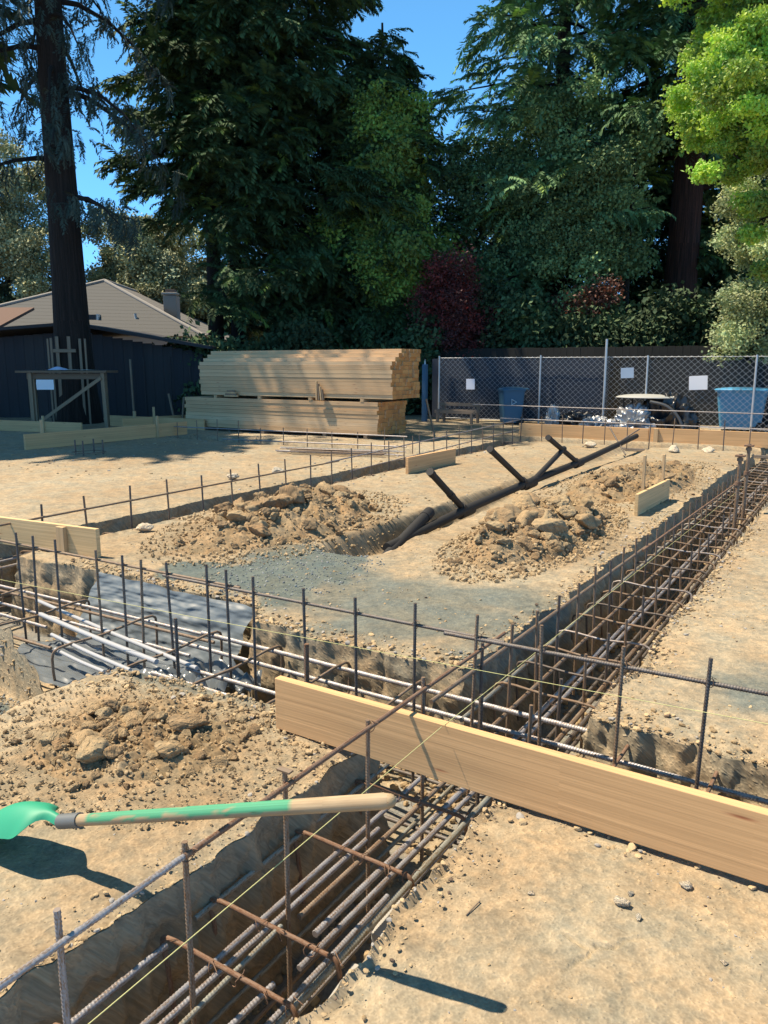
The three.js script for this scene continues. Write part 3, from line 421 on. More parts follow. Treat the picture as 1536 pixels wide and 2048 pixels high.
formBoard('short yellow form board with two tall stakes beside the long cage', -1.985, 8.40, -1.94, 9.75, 0.0, 0.24, 0.04, M.firPale, { stakes: [[0.27, -1, -0.1, 0.62, 0.035, 0.03], [0.9, -1, -0.1, 0.55, 0.035, 0.03]] });
formBoard('left length of the long back form board before the fence', -6.75, 16.95, -3.83, 16.9, -0.02, 0.30, 0.045, M.fir);
formBoard('right length of the long back form board before the fence', -3.82, 16.9, 3.5, 16.86, 0.0, 0.30, 0.045, M.fir, { stakes: [[0.02, 1, -0.1, 0.29, 0.09]] });
formBoard('long form board ending near the four short dowels', -13.6, 9.0, -13.5, 13.1, 0, 0.30, 0.05, M.fir, { stakes: [[0.1, -1, -0.1, 0.55, 0.05], [0.78, 1, -0.1, 0.48, 0.05]] });
formBoard('form board behind the plan table legs', -17.2, 13.9, -13.9, 14.1, 0, 0.28, 0.045, M.fir, { stakes: [[0.3, 1, -0.1, 0.42, 0.08]] });
formBoard('form board under the plan table', -18.5, 11.4, -15.7, 11.9, 0, 0.26, 0.045, M.fir, { stakes: [[0.6, 1, -0.1, 0.4, 0.05]] });
formBoard('short form board beside the left end of the lumber', -15.6, 13.0, -15.3, 15.2, 0, 0.3, 0.045, M.fir, { stakes: [[0.4, 1, -0.1, 0.55, 0.05]] });

// ---------------------------------------------------------------- mason's strings
single('string_line', plainBar(V(-1.25, 0.253, 0.6), V(-1.25, 0.249, 2.45), 0.0014, 5), M.string, 'yellow string pulled tight along the near trench to the long board', 'string');
single('string_line', plainBar(V(-1.245, 0.252, 2.46), V(-1.25, 0.02, 11.5), 0.0014, 5), M.string, 'yellow string running from the long board along the far cage', 'string');
single('string_line', tubeAlong([V(-6.2, 0.16, 2.9), V(-3, 0.25, 2.9), V(0.8, 0.38, 2.9)], 0.0014, 5), M.string, 'pale yellow string stretched above the cross trench', 'string');

// ---------------------------------------------------------------- plastic over the cross trench
{
  const film = new THREE.MeshPhysicalMaterial({ color: 0x6c767c, roughness: 0.5, transmission: 0.15, thickness: 0, side: THREE.DoubleSide });
  const N = 90, K = 70; const P = [], U = [], I = [];
  for (let j = 0; j <= K; j++) for (let i = 0; i <= N; i++) { const s = i / N, t = j / K, x = -4.95 + 1.62 * s + 0.05 * n3(t * 4, 1, 1), y = 0.02 - 0.47 * t + 0.02 * n3(s * 4, t * 3, 2), a = 3.80 - 0.26 * t - 0.05 * s + 0.004 * n3(s * 2.0, t * 34, 4) + 0.02 * n3(s * 7 + t * 5, t * 6 - s * 3, 5) + 0.008 * n3(s * 26, t * 14, 8); P.push(x, y, -a); U.push(s, t); }
  for (let j = 0; j < K; j++) for (let i = 0; i < N; i++) { const k = j * (N + 1) + i; I.push(k, k + 1, k + N + 1, k + 1, k + N + 2, k + N + 1); }
  const g = new THREE.BufferGeometry(); g.setAttribute('position', new THREE.Float32BufferAttribute(P, 3)); g.setAttribute('uv', new THREE.Float32BufferAttribute(U, 2)); g.setIndex(I); g.computeVertexNormals();
  single('plastic_sheet', g, film, 'grey translucent plastic sheet hung on the far side of the cross trench', 'plastic sheet');
  const P2 = [], I2 = [], A = 110, B = 46; for (let j = 0; j <= B; j++) for (let i = 0; i <= A; i++) { const s = i / A, t = j / B; const x = -4.75 + 1.85 * s + 0.12 * n3(t * 3, 4, 1), a = 2.72 + 0.62 * t + 0.06 * n3(s * 4, 2, 2); const cr = sstep(0.5, 0.85, s); P2.push(x, -0.30 + 0.014 * n3(s * 5, t * 30, 3) + cr * (0.16 * Math.abs(fbm(s * 9, t * 5, 7, 3)) + 0.03) + 0.02 * n3(s * 14, t * 9, 4), -a); }
  for (let j = 0; j < B; j++) for (let i = 0; i < A; i++) { const k = j * (A + 1) + i; I2.push(k, k + 1, k + A + 1, k + 1, k + A + 2, k + A + 1); }
  const g2 = new THREE.BufferGeometry(); g2.setAttribute('position', new THREE.Float32BufferAttribute(P2, 3)); g2.setIndex(I2); g2.computeVertexNormals();
  single('plastic_sheet', g2, new THREE.MeshPhysicalMaterial({ color: 0x747c82, roughness: 0.25, transmission: 0.3, thickness: 0, side: THREE.DoubleSide }), 'crumpled shiny plastic sheet lying on the bars of the cross trench', 'plastic sheet');
  const pipes = [[-5.05, 3.33, -3.1, 3.0, -0.10, 0.0135], [-4.70, 3.12, -3.35, 2.93, -0.09, 0.0165], [-4.30, 2.92, -3.4, 2.78, -0.10, 0.0125], [-4.1, 2.80, -3.55, 2.72, -0.12, 0.011]];
  for (const [i, [x0, a0, x1, a1, y, r]] of pipes.entries()) single('conduit', tubeAlong(curve([V(x0, y, a0), V((x0 + x1) / 2, y - 0.006, (a0 + a1) / 2), V(x1, y, a1)], 14), r, 10), M.conduit, ['long white sleeve on the farthest wrapped bar of the cross trench', 'thick white sleeve with a square cut end over the cross trench', 'white sleeve on the third wrapped bar of the cross trench', 'short thin white sleeve closest to the sunken gravel corner'][i], 'sleeve');
}

// ---------------------------------------------------------------- drain pipe with risers
{
  const t = thing('drain_pipe', 'black plastic drain line with four slanting risers in a shallow trench', 'drain pipe', V(-3.8, 0, 10));
  const O = t.position, L = p => p.clone().sub(O), T = (pts, r, s = 16) => tubeAlong(pts.map(L), r, s);
  part(t, 'main_pipe', T([V(-3.78, -0.13, 6.2), V(-3.79, -0.03, 8), V(-3.8, 0.03, 10), V(-3.8, 0.08, 12.5), V(-3.84, 0.20, 15.9)], 0.050), M.abs);
  const risers = [[7.98, -0.06, 7.1, 0.5], [9.85, 0.02, 8.62, 0.60], [10.0, 0.0, 11.35, 0.36], [12.1, 0.06, 10.65, 0.58]];
  for (const [a0, y0, a1, y1] of risers) {
    const d = new THREE.Vector3(0, y1 - y0, -(a1 - a0)).normalize(), b = V(-3.8, y0, a0), e = V(-3.8, y1, a1); const A = (s, k = b) => k.clone().addScaledVector(d, s);
    const rp = part(t, 'riser', T([b, e], 0.038, 14), M.abs);
    part(t, 'fitting', T([A(-0.02), A(0.16)], 0.052, 14), M.abs); part(t, 'fitting', T([V(-3.8, y0 - 0.012, a0 - 0.16), V(-3.8, y0 + 0.0, a0 + 0.16)], 0.058, 14), M.abs);
    part(t, 'cap', T([A(-0.06, e), A(0.012, e)], 0.043, 14), M.abs); if (a0 < 8) part(t, 'coupling', T([A(0.42), A(0.5)], 0.044, 14), M.abs);
  }
  const s = thing('drain_pipe', 'short black pipe stub leaning in the open end of the drain trench', 'drain pipe', V(-3.75, -0.2, 6.2)); const q = s.position;
  part(s, 'main_pipe', tubeAlong([V(-3.72, -0.20, 6.05), V(-3.88, 0.03, 7.2)].map(p => p.sub(q)), 0.055, 14), M.abs); part(s, 'coupling', tubeAlong([V(-3.865, 0.008, 7.1), V(-3.885, 0.04, 7.25)].map(p => p.sub(q)), 0.062, 14), M.abs);
  const lk = plain(0.42, 0.40, 0.36, 0.9); part(s, 'hub', tubeAlong([V(-3.70, -0.19, 6.15), V(-3.66, -0.2, 5.7)].map(p => p.sub(q)), 0.06, 14), lk);
  for (const [x0, a0, x1, a1, l] of [[-4.05, 14.3, -3.55, 14.9, 'thin crossed rod lying on the drain pipe end, pointing right'], [-3.6, 14.2, -4.1, 14.9, 'thin crossed rod lying on the drain pipe end, pointing left']]) single('rod', plainBar(V(x0, 0.0, a0), V(x1, 0.42, a1), 0.014, 6), M.steelDark, l, 'rod');
}

// ---------------------------------------------------------------- shovel
{
  // the shaft lies across the trench edge, its grip end raised; the blade rests tilted on the soil
  const tip = V(-0.905, 0.54, 1.50), neck = V(-2.0, 0.19, 1.372);
  const t = thing('shovel', 'green painted shovel with wooden handle tilted over the near trench', 'shovel', neck);
  const d = tip.clone().sub(neck), Ln = d.length(); d.normalize();
  const woodT = wood(0.55, 0.44, 0.28), paint = plain(0.03, 0.56, 0.30, 0.5);
  const gp = [[0.0, 0.66], [0.02, 0.66]];
  const at = s => d.clone().multiplyScalar(s);
  // paint covers the upper side of the shaft in worn patches: two colours on one round shaft
  const N = 60, sides = 18, P = [], C = [], U = [], I = []; const side = new THREE.Vector3().crossVectors(d, new THREE.Vector3(0, 1, 0)).normalize(), upv = new THREE.Vector3().crossVectors(side, d).normalize();
  for (let i = 0; i <= N; i++) for (let k = 0; k <= sides; k++) { const s = i / N, th = k / sides * 6.2832, r = lerp(0.0185, 0.0205, s) * (s > 0.985 ? 0.86 : 1); const p = at(0.02 + s * (Ln - 0.02)).addScaledVector(upv, Math.cos(th) * r).addScaledVector(side, Math.sin(th) * r); P.push(p.x, p.y, p.z); U.push(s * 1.2, k / sides);
    const n = fbm(s * 14, Math.cos(th) * 1.2, Math.sin(th) * 1.2, 3); const k2 = sstep(-0.08, 0.1, Math.cos(th - 0.35) - 0.42 + n * 0.85 - (s < 0.06 ? 0.6 : 0) - (s > 0.74 ? 2 : 0)); const gn = [0.10, 0.50, 0.31], wd = [0.60 + 0.1 * n, 0.49 + 0.1 * n, 0.33 + 0.08 * n]; for (let c = 0; c < 3; c++) C.push(lerp(wd[c], gn[c], k2)); }
  for (let i = 0; i < N; i++) for (let k = 0; k < sides; k++) { const a = i * (sides + 1) + k; I.push(a, a + 1, a + sides + 1, a + 1, a + sides + 2, a + sides + 1); }
  const g = new THREE.BufferGeometry(); g.setAttribute('position', new THREE.Float32BufferAttribute(P, 3)); g.setAttribute('color', new THREE.Float32BufferAttribute(C, 3)); g.setAttribute('uv', new THREE.Float32BufferAttribute(U, 2)); g.setIndex(I); g.computeVertexNormals();
  part(t, 'handle', g, new THREE.MeshStandardMaterial({ vertexColors: true, map: woodMap, roughness: 0.75 }), 'wooden shaft with worn green paint');
  part(t, 'end_cap', new THREE.SphereGeometry(0.0177, 14, 10), woodT).position.copy(at(Ln - 0.002));
  part(t, 'socket', tubeAlong([at(0.04), at(0.0), at(-0.05)], 0.0235, 16), plain(0.16, 0.17, 0.17, 0.55, 0.4));
  // blade: dished steel plate sweeping down from the socket
  const W = 26, H = 34, BP = [], BI = []; const fwd = at(-1); fwd.y = 0; fwd.normalize(); const sd = new THREE.Vector3(-fwd.z, 0, fwd.x);
  for (let j = 0; j <= H; j++) for (let i = 0; i <= W; i++) { const tt = j / H, u = i / W * 2 - 1; const half = tt < 0.30 ? lerp(0.021, 0.088, sstep(0.14, 0.32, tt)) : 0.088 * Math.sqrt(Math.max(0.0004, 1 - Math.pow((tt - 0.30) / 0.70, 3.2))); const cup = lerp(0.02, 0.075, sstep(0.12, 0.4, tt)) * u * u; const lift = 0.010 * Math.exp(-Math.pow((tt - 0.22) / 0.05, 2)) * u * u; const p = fwd.clone().multiplyScalar(0.03 + tt * 0.40).addScaledVector(sd, u * half); p.y = -0.022 + 0.06 * Math.sin(tt * 2.2) * 0.9 - 0.33 * tt * tt * 0.55 - cup + lift + 0.02; BP.push(p.x, p.y, p.z); }
  for (let j = 0; j < H; j++) for (let i = 0; i < W; i++) { const k = j * (W + 1) + i; BI.push(k, k + 1, k + W + 1, k + 1, k + W + 2, k + W + 1); }
  const top = new THREE.BufferGeometry(); top.setAttribute('position', new THREE.Float32BufferAttribute(BP, 3)); top.setIndex(BI); top.computeVertexNormals();
  const bot = top.clone(); const bp = bot.attributes.position, bn = top.attributes.normal; for (let i = 0; i < bp.count; i++) bp.setXYZ(i, bp.getX(i) - bn.getX(i) * 0.0025, bp.getY(i) - bn.getY(i) * 0.0025, bp.getZ(i) - bn.getZ(i) * 0.0025); 
  part(t, 'blade', mergeGeometries([top, bot]), new THREE.MeshStandardMaterial({ color: new THREE.Color().setRGB(0.025, 0.30, 0.17), roughness: 0.55, side: THREE.DoubleSide }), 'green painted blade');
}

// ---------------------------------------------------------------- lumber stacks
function lumber(label, x0, x1, a0, y0, courses, across, th, seed, step) {
  const r = rng(seed), t = thing('lumber_stack', label, 'lumber stack', V((x0 + x1) / 2, y0, a0 + 0.6), 'stacks of new lumber');
  const mats = [wood(0.92, 0.70, 0.43), wood(0.85, 0.62, 0.37), wood(0.97, 0.76, 0.49), wood(0.80, 0.58, 0.34)], endMat = [wood(0.80, 0.43, 0.15), wood(0.88, 0.52, 0.20), wood(0.70, 0.36, 0.13)];
  const w = 1.22 / across, geos = [0, 1, 2].map(i => shiftUV(boxGeo(x1 - x0, th - 0.003, w - 0.006, 0.002), i * 0.37, i * 0.61));
  for (let c = 0; c < courses; c++) for (let k = 0; k < across; k++) {
    const off = (r() - 0.5) * 0.07 + step(c, k), b = part(t, 'board', geos[(r() * 3) | 0], [mats[(r() * 4) | 0]][0]);
    if (off > 90) { t.remove(b); continue; }
    b.position.set(off, th * (c + 0.5), 0.6 - w * (k + 0.5) + (r() - 0.5) * 0.02);
    const e = part(b, 'end_grain', new THREE.BoxGeometry(0.004, th - 0.006, w - 0.01), endMat[(r() * 3) | 0]); e.position.set((x1 - x0) / 2 + 0.001, 0, 0);
  }
  return t;
}
for (const [x, i] of [[-14, 0], [-12.1, 1], [-10.3, 2], [-9.2, 3]]) { const s = single('timber_bearer', boxGeo(1.3, 0.09, 0.09, 0.004), M.oldWood, 'timber bearer under the lower stack of lumber', 'timber', 'bearers under the lumber'); s.rotation.y = Math.PI / 2; s.position.copy(V(x, 0.045, 14.82)); }
lumber('lower stack of planks on the soil, carrying another stack', -14.65, -8.9, 14.2, 0.09, 8, 8, 0.09, 301, () => 0);
lumber('upper stack of planks with a stepped end lying on the lower stack', -14.1, -8.55, 14.2, 0.88, 12, 8, 0.0885, 302, (c, k) => c > 10 && k < 3 ? 99 : c > 9 && k < 2 ? 99 : c > 8 && k < 1 ? 99 : 0);
for (const [x, l] of [[-13.6, 'left'], [-12.2, ''], [-10.7, ''], [-9.3, '']]) { const s = single('timber_bearer', boxGeo(1.25, 0.062, 0.09, 0.004), M.stake, 'thin timber spacer between the two stacks of lumber', 'timber', 'spacers between the lumber stacks'); s.rotation.y = Math.PI / 2; s.position.copy(V(x, 0.09 + 0.72 + 0.032, 14.82)); }
for (const [x, l] of [[-13.0, 'weathered end of a strap block wedged under the upper stack at its middle'], [-10.45, 'bundled brown offcuts leaning on the upper stack']]) { const t = thing('offcut', l, 'offcut', V(x, 0.82, 14.15)); for (let k = 0; k < 4; k++) { const b = part(t, 'piece', boxGeo(0.42 - k * 0.06, 0.035, 0.05, 0.003), k % 2 ? M.oldWood : M.stake); b.rotation.z = x > -11 ? Math.PI / 2 + 0.05 * k : 0; b.position.set(x > -11 ? k * 0.055 : 0, x > -11 ? 0.22 - k * 0.03 : 0.05 + k * 0.038, 0.03); } }

// ---------------------------------------------------------------- fence line at the back
const chain = (x0, x1, a, h, pitch, r) => {
  const gs = []; const n = Math.round((x1 - x0) / pitch);
  for (let i = 0; i <= n; i++) { const pts = [], m = Math.round(h / pitch / 0.92); for (let k = 0; k <= m; k++) pts.push(V(x0 + i * pitch + ((k + i) % 2 ? pitch * 0.5 : -pitch * 0.5) * 0.98, 0.03 + k * pitch * 0.92, a + ((k + i) % 2 ? 0.006 : -0.006))); gs.push(tubeAlong(pts, r, 4, false)); }
  return mergeGeometries(gs);
};
{
  const t = thing('chain_link_fence', 'galvanised chain link fence on steel posts along the back of the site', 'fence', V(-6, 0, 20.5)); const O = t.position;
  part(t, 'chain_mesh', chain(-5.8, 2.2, 20.5, 1.78, 0.078, 0.0036).translate(-O.x, 0, -O.z), M.link); part(t, 'chain_mesh', chain(-10.7, -5.8, 20.5, 1.78, 0.078, 0.0032).translate(-O.x, 0, -O.z), M.link);
  for (const [x, h] of [[-10.69, 1.86], [-7.6, 1.86], [-5.83, 2.26], [-4.77, 1.84], [-2.27, 1.84], [0.4, 1.9]]) part(t, 'post', plainBar(new THREE.Vector3(x - O.x, 0, 0.04), new THREE.Vector3(x - O.x, h, 0.04), x === -5.83 ? 0.034 : 0.026, 10), M.galv);
  for (const y of [0.08, 1.8]) part(t, 'rail_wire', plainBar(new THREE.Vector3(-4.7, y, 0.012), new THREE.Vector3(8.2, y, 0.012), 0.006, 5), M.link);
  const scr = new THREE.PlaneGeometry(5.2, 1.72, 60, 14), sp = scr.attributes.position; for (let i = 0; i < sp.count; i++) sp.setZ(i, 0.03 * n3(sp.getX(i) * 1.6, sp.getY(i) * 0.7, 3));
  const sc = single('privacy_screen', scr, plain(0.022, 0.032, 0.05, 0.85, 0, { side: THREE.DoubleSide }), 'dark navy privacy screen fixed behind the left run of chain link', 'screen'); sc.position.copy(V(-8.4, 0.92, 20.6));
  const sc2 = single('privacy_screen', scr.clone().scale(1.55, 0.97, 1), plain(0.016, 0.020, 0.024, 0.85, 0, { side: THREE.DoubleSide }), 'black green privacy screen standing behind the large blue bin', 'screen'); sc2.position.copy(V(-1.75, 0.88, 21.75));
  for (const [x, y, w, h, l, c, z] of [[-9.67, 1.06, 0.27, 0.30, 'pale notice sheet on the shaded part of the fence', [0.72, 0.76, 0.86], 20.44], [-5.26, 1.40, 0.33, 0.26, 'blue grey notice sheet near the tall fence post', [0.35, 0.45, 0.58], 20.44], [-3.53, 1.17, 0.43, 0.34, 'white notice sheet in a frame above the large blue bin', [0.78, 0.80, 0.84], 20.44]]) { const p = single('notice_sheet', new RoundedBoxGeometry(w, h, 0.006, 1, 0.002), plain(...c, 0.85), l, 'notice'); p.position.copy(V(x, y, z)); p.rotation.z = 0.05 * (x > -6 ? 1 : 0.3); }
  const bp = thing('steel_post', 'blue painted steel post standing at the end of the chain link', 'post', V(-10.75, 0, 19.7)); part(bp, 'shaft', boxGeo(1.62, 0.13, 0.13, 0.01), plain(0.05, 0.13, 0.22, 0.6)).rotation.z = Math.PI / 2; bp.children[0].position.y = 0.81; part(bp, 'tip', new THREE.ConeGeometry(0.03, 0.16, 8), M.galv).position.y = 1.7;
  const wf = thing('wooden_fence', 'dark stained board fence behind the chain link', 'fence', V(-6, 0, 22.3)); const wm = [wood(0.016, 0.018, 0.015), wood(0.013, 0.015, 0.013), wood(0.020, 0.021, 0.018)]; const bg = boxGeo(2.1, 0.196, 0.02, 0.002); const rr = rng(9);
  for (let i = 0; i < 88; i++) { const b = part(wf, 'fence_board', bg, wm[(rr() * 3) | 0]); b.rotation.z = Math.PI / 2; b.position.set(-9.0 + i * 0.2, 1.05 + (rr() - 0.5) * 0.02, (rr() - 0.5) * 0.008); } part(wf, 'rail', boxGeo(17.6, 0.09, 0.05, 0), wm[0]).position.set(-0.2, 1.75, -0.04); part(wf, 'rail', boxGeo(17.6, 0.09, 0.05, 0), wm[0]).position.set(-0.2, 0.4, -0.04);
}
function bin(label, x, a, s, col, turn, emblem) {
  const t = thing('wheelie_bin', label, 'bin', V(x, 0, a), 'blue bins', turn), m = plain(...col, 0.5);
  const sh = (w0, d0, w1, d1, h, y0) => { const g = new THREE.BoxGeometry(1, h, 1, 8, 8, 8), p = g.attributes.position; for (let i = 0; i < p.count; i++) { const k = p.getY(i) / h + 0.5; const px = p.getX(i) * lerp(w0, w1, k), pz = p.getZ(i) * lerp(d0, d1, k); const q = Math.min(lerp(w0, w1, k), lerp(d0, d1, k)) * 0.5, hx = lerp(w0, w1, k) / 2, hz = lerp(d0, d1, k) / 2, rr = 0.09; const cx = clamp(px, -hx + rr, hx - rr), cz = clamp(pz, -hz + rr, hz - rr), ex = px - cx, ez = pz - cz, e = Math.hypot(ex, ez), mx = Math.max(Math.abs(ex), Math.abs(ez)); const f = e > 0 ? mx / e : 1; p.setXYZ(i, cx + ex * f, p.getY(i) + y0 + h / 2, cz + ez * f); } g.computeVertexNormals(); return g; };
  part(t, 'body', sh(0.5 * s, 0.56 * s, 0.62 * s, 0.76 * s, 0.86 * s, 0.06 * s), m); part(t, 'rim', sh(0.66 * s, 0.80 * s, 0.68 * s, 0.82 * s, 0.05 * s, 0.9 * s), m);
  const lid = new THREE.SphereGeometry(0.5, 24, 8, 0, Math.PI * 2, 0, Math.PI / 2); lid.scale(0.78 * s, 0.13 * s, 0.9 * s); part(t, 'lid', lid, plain(col[0] * 1.15, col[1] * 1.15, col[2] * 1.15, 0.45)).position.set(0.03 * s, 0.95 * s, 0.02); part(t, 'handle', plainBar(new THREE.Vector3(0.43 * s, 0.96 * s, -0.2 * s), new THREE.Vector3(0.43 * s, 0.96 * s, 0.2 * s), 0.022, 8), m);
  for (const z of [-0.26, 0.26]) { const w = part(t, 'wheel', new THREE.CylinderGeometry(0.11 * s, 0.11 * s, 0.05, 16), M.abs); w.rotation.x = Math.PI / 2; w.position.set(0.2 * s, 0.11 * s, z * s); }
  if (emblem) { const e = part(t, 'emblem', new THREE.TorusGeometry(0.085, 0.02, 6, 3), plain(0.45, 0.6, 0.7, 0.7)); e.position.set(-0.02, 0.62, 0.385); e.rotation.x = -0.1; }
  return t;
}
bin('large bright blue bin behind the chain link at the sunny end', -2.6, 21.15, 1.05, [0.06, 0.25, 0.44], 0.1).scale.set(1.75, 1, 1.1);
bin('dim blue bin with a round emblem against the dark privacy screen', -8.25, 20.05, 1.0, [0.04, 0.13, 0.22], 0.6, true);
{ // bench of grey planks before the screen
  const t = thing('bench', 'low grey plank bench before the dark privacy screen', 'bench', V(-9.8, 0, 19.9)); const m = wood(0.36, 0.31, 0.26);
  for (const [y, z] of [[0.5, -0.1], [0.32, 0.05], [0.3, 0.2]]) part(t, 'slat', boxGeo(1.25, 0.09, 0.03, 0.004), m).position.set(0, y, z); for (const x of [-0.5, 0.56]) { const l = part(t, 'leg', boxGeo(0.52, 0.07, 0.06, 0.004), m); l.rotation.z = Math.PI / 2; l.position.set(x, 0.26, -0.15); const l2 = part(t, 'leg', boxGeo(0.3, 0.07, 0.06, 0.004), m); l2.rotation.z = Math.PI / 2; l2.position.set(x, 0.15, 0.26); }
}
{ // crumpled sheeting and a pale domed cover
  function crumple(name, label, x, a, sx, sy, sz, seed, mat) { let g = new THREE.IcosahedronGeometry(1, 14); g.deleteAttribute('uv'); g.deleteAttribute('normal'); g = mergeVertices(g, 1e-4); const p = g.attributes.position, v = new THREE.Vector3(); for (let i = 0; i < p.count; i++) { v.fromBufferAttribute(p, i); const n = 1 - 1.1 * Math.abs(fbm(v.x * 2.1 + seed, v.y * 2.1, v.z * 2.1, 3)) + 0.12 * Math.abs(n3(v.x * 7, v.y * 7 + seed, v.z * 7)); v.multiplyScalar(n); p.setXYZ(i, v.x * sx, Math.max(-0.05, v.y * sy), v.z * sz); } g.computeVertexNormals(); const m = single(name, g, mat, label, 'sheeting'); m.position.copy(V(x, 0.04, a)); }
  const silver = plain(0.36, 0.38, 0.40, 0.3, 0.4), black = plain(0.02, 0.022, 0.025, 0.3);
  crumple('crumpled_sheeting', 'heap of crumpled silver sheeting under the pale domed cover', -4.9, 19.9, 0.62, 0.62, 0.4, 1.3, silver);
  crumple('crumpled_sheeting', 'crumpled black plastic heap right of the silver sheeting', -4.15, 20.1, 0.8, 0.95, 0.4, 4.1, black);
  crumple('crumpled_sheeting', 'low black plastic heap between the bench and the silver sheeting', -6.3, 19.9, 0.7, 0.4, 0.35, 7.7, black);
  crumple('crumpled_sheeting', 'small scrap of grey sheeting at the end of the black heap', -6.95, 19.75, 0.22, 0.6, 0.2, 9.2, silver);
  crumple('crumpled_sheeting', 'flat light grey sheeting between the black heaps', -5.75, 19.7, 0.5, 0.3, 0.3, 12.2, silver);
  const t = thing('domed_cover', 'pale shallow domed cover standing over the crumpled sheeting', 'cover', V(-4.68, 0, 20.1)); const lid = new THREE.SphereGeometry(1, 30, 10, 0, Math.PI * 2, 0, Math.PI / 2); lid.scale(0.74, 0.09, 0.42); part(t, 'dome', lid, plain(0.34, 0.35, 0.33, 0.6, 0, { side: THREE.DoubleSide })).position.y = 0.80; const rim = new THREE.TorusGeometry(1, 0.010, 6, 40); rim.rotateX(Math.PI / 2); rim.scale(0.74, 1, 0.42); part(t, 'rim', rim, plain(0.3, 0.3, 0.29, 0.6)).position.y = 0.80;
  for (const [x, z] of [[-0.5, 0.15], [0.45, 0.15], [-0.4, -0.3], [0.4, -0.3]]) part(t, 'leg', plainBar(new THREE.Vector3(x, 0, z), new THREE.Vector3(x, 0.83, z), 0.018, 6), M.abs); part(t, 'hoop', tubeAlong(curve([new THREE.Vector3(0.2, 0.72, 0.4), new THREE.Vector3(0.6, 0.62, 0.42), new THREE.Vector3(0.9, 0.35, 0.44), new THREE.Vector3(1.05, 0.0, 0.45)], 14), 0.04, 8), plain(0.08, 0.085, 0.09, 0.35, 0.2));
}

// ---------------------------------------------------------------- plan table, stakes
const RV = new THREE.Vector3(0.852, 0, -0.524), RT = Math.atan2(0.524, 0.852);   // direction square to the shed front
{
  const t = thing('plan_table', 'tall rough timber plan table with a diagonal brace in the shade', 'table', V(-16.88, 0, 12.5), null, RT); const m = wood(0.34, 0.28, 0.20), m2 = wood(0.22, 0.17, 0.12);
  part(t, 'tabletop', boxGeo(2.2, 0.05, 0.9, 0.006), m2).position.set(0, 1.44, 0);
  for (const [x, z] of [[-0.78, 0.36], [1.0, 0.36], [-1.02, -0.36], [0.78, -0.36]]) { const l = part(t, 'leg', boxGeo(1.42, 0.09, 0.09, 0.006), m); l.rotation.z = Math.PI / 2 + (x === 1 ? 0.02 : 0); l.position.set(x, 0.705, z); }
  const ap = part(t, 'apron', boxGeo(1.95, 0.14, 0.035, 0.004), m2); ap.position.set(0.1, 1.33, 0.33); const br = part(t, 'brace', boxGeo(2.05, 0.08, 0.035, 0.004), m); br.rotation.z = 0.60; br.position.set(0.12, 0.72, 0.42);
  const A = (x, y, z) => new THREE.Vector3(x, y, z).applyAxisAngle(new THREE.Vector3(0, 1, 0), RT).add(t.position);
  const sheet = (w, d, seed, lift) => { const g = new THREE.PlaneGeometry(w, d, 24, 16); g.rotateX(-Math.PI / 2); const p = g.attributes.position; for (let i = 0; i < p.count; i++) { const x = p.getX(i), z = p.getZ(i); p.setY(i, 0.012 + lift * Math.max(0, n3(x * 2.4, z * 2, seed) + 0.25) * sstep(w * 0.5, w * 0.1, Math.abs(x))); } g.computeVertexNormals(); return g; };
  const s1 = single('drawing_sheet', sheet(0.5, 0.6, 2.2, 0.13), plain(0.55, 0.6, 0.82, 0.85, 0, { side: THREE.DoubleSide }), 'bluish plan sheet curling up on the plan table', 'paper'); s1.position.copy(A(-0.2, 1.465, 0.05)); s1.rotation.y = RT;
  const s2 = single('drawing_sheet', sheet(1.3, 0.7, 5.1, 0.03), plain(0.7, 0.68, 0.62, 0.9, 0, { side: THREE.DoubleSide }), 'wide flat plan sheet spread on the plan table', 'paper'); s2.position.copy(A(0.05, 1.467, 0.02)); s2.rotation.y = RT;
  const hg = new THREE.PlaneGeometry(0.42, 0.24, 12, 8), hp = hg.attributes.position; for (let i = 0; i < hp.count; i++) hp.setZ(i, 0.03 * n3(hp.getX(i) * 6, hp.getY(i) * 6, 1)); hg.computeVertexNormals();
  const s3 = single('hanging_sheet', hg, plain(0.68, 0.74, 0.80, 0.9, 0, { side: THREE.DoubleSide }), 'white sheet hanging below the plan table top', 'paper'); s3.position.copy(A(-0.42, 1.13, 0.38)); s3.rotation.y = RT;
}
for (const [x0, y0, a0, x1, y1, a1, r, l] of [[-16.9, 0, 14.5, -17.05, 1.75, 14.6, 0.028, 'thin leaning stake in front of the dark shed'], [-15.45, 0.05, 14.6, -15.75, 0.85, 14.7, 0.03, 'short stick leaning left of the lumber'], [-15.0, 0.0, 14.4, -15.4, 0.75, 14.9, 0.03, 'short stick leaning on the end of the lumber'], [-8.3, 0, 15.7, -8.42, 0.85, 15.5, 0.025, 'thin lath leaning behind the right end of the lumber']]) single('stake', plainBar(V(x0, y0, a0), V(x1, y1, a1), r, 6), M.oldWood, l, 'stake');

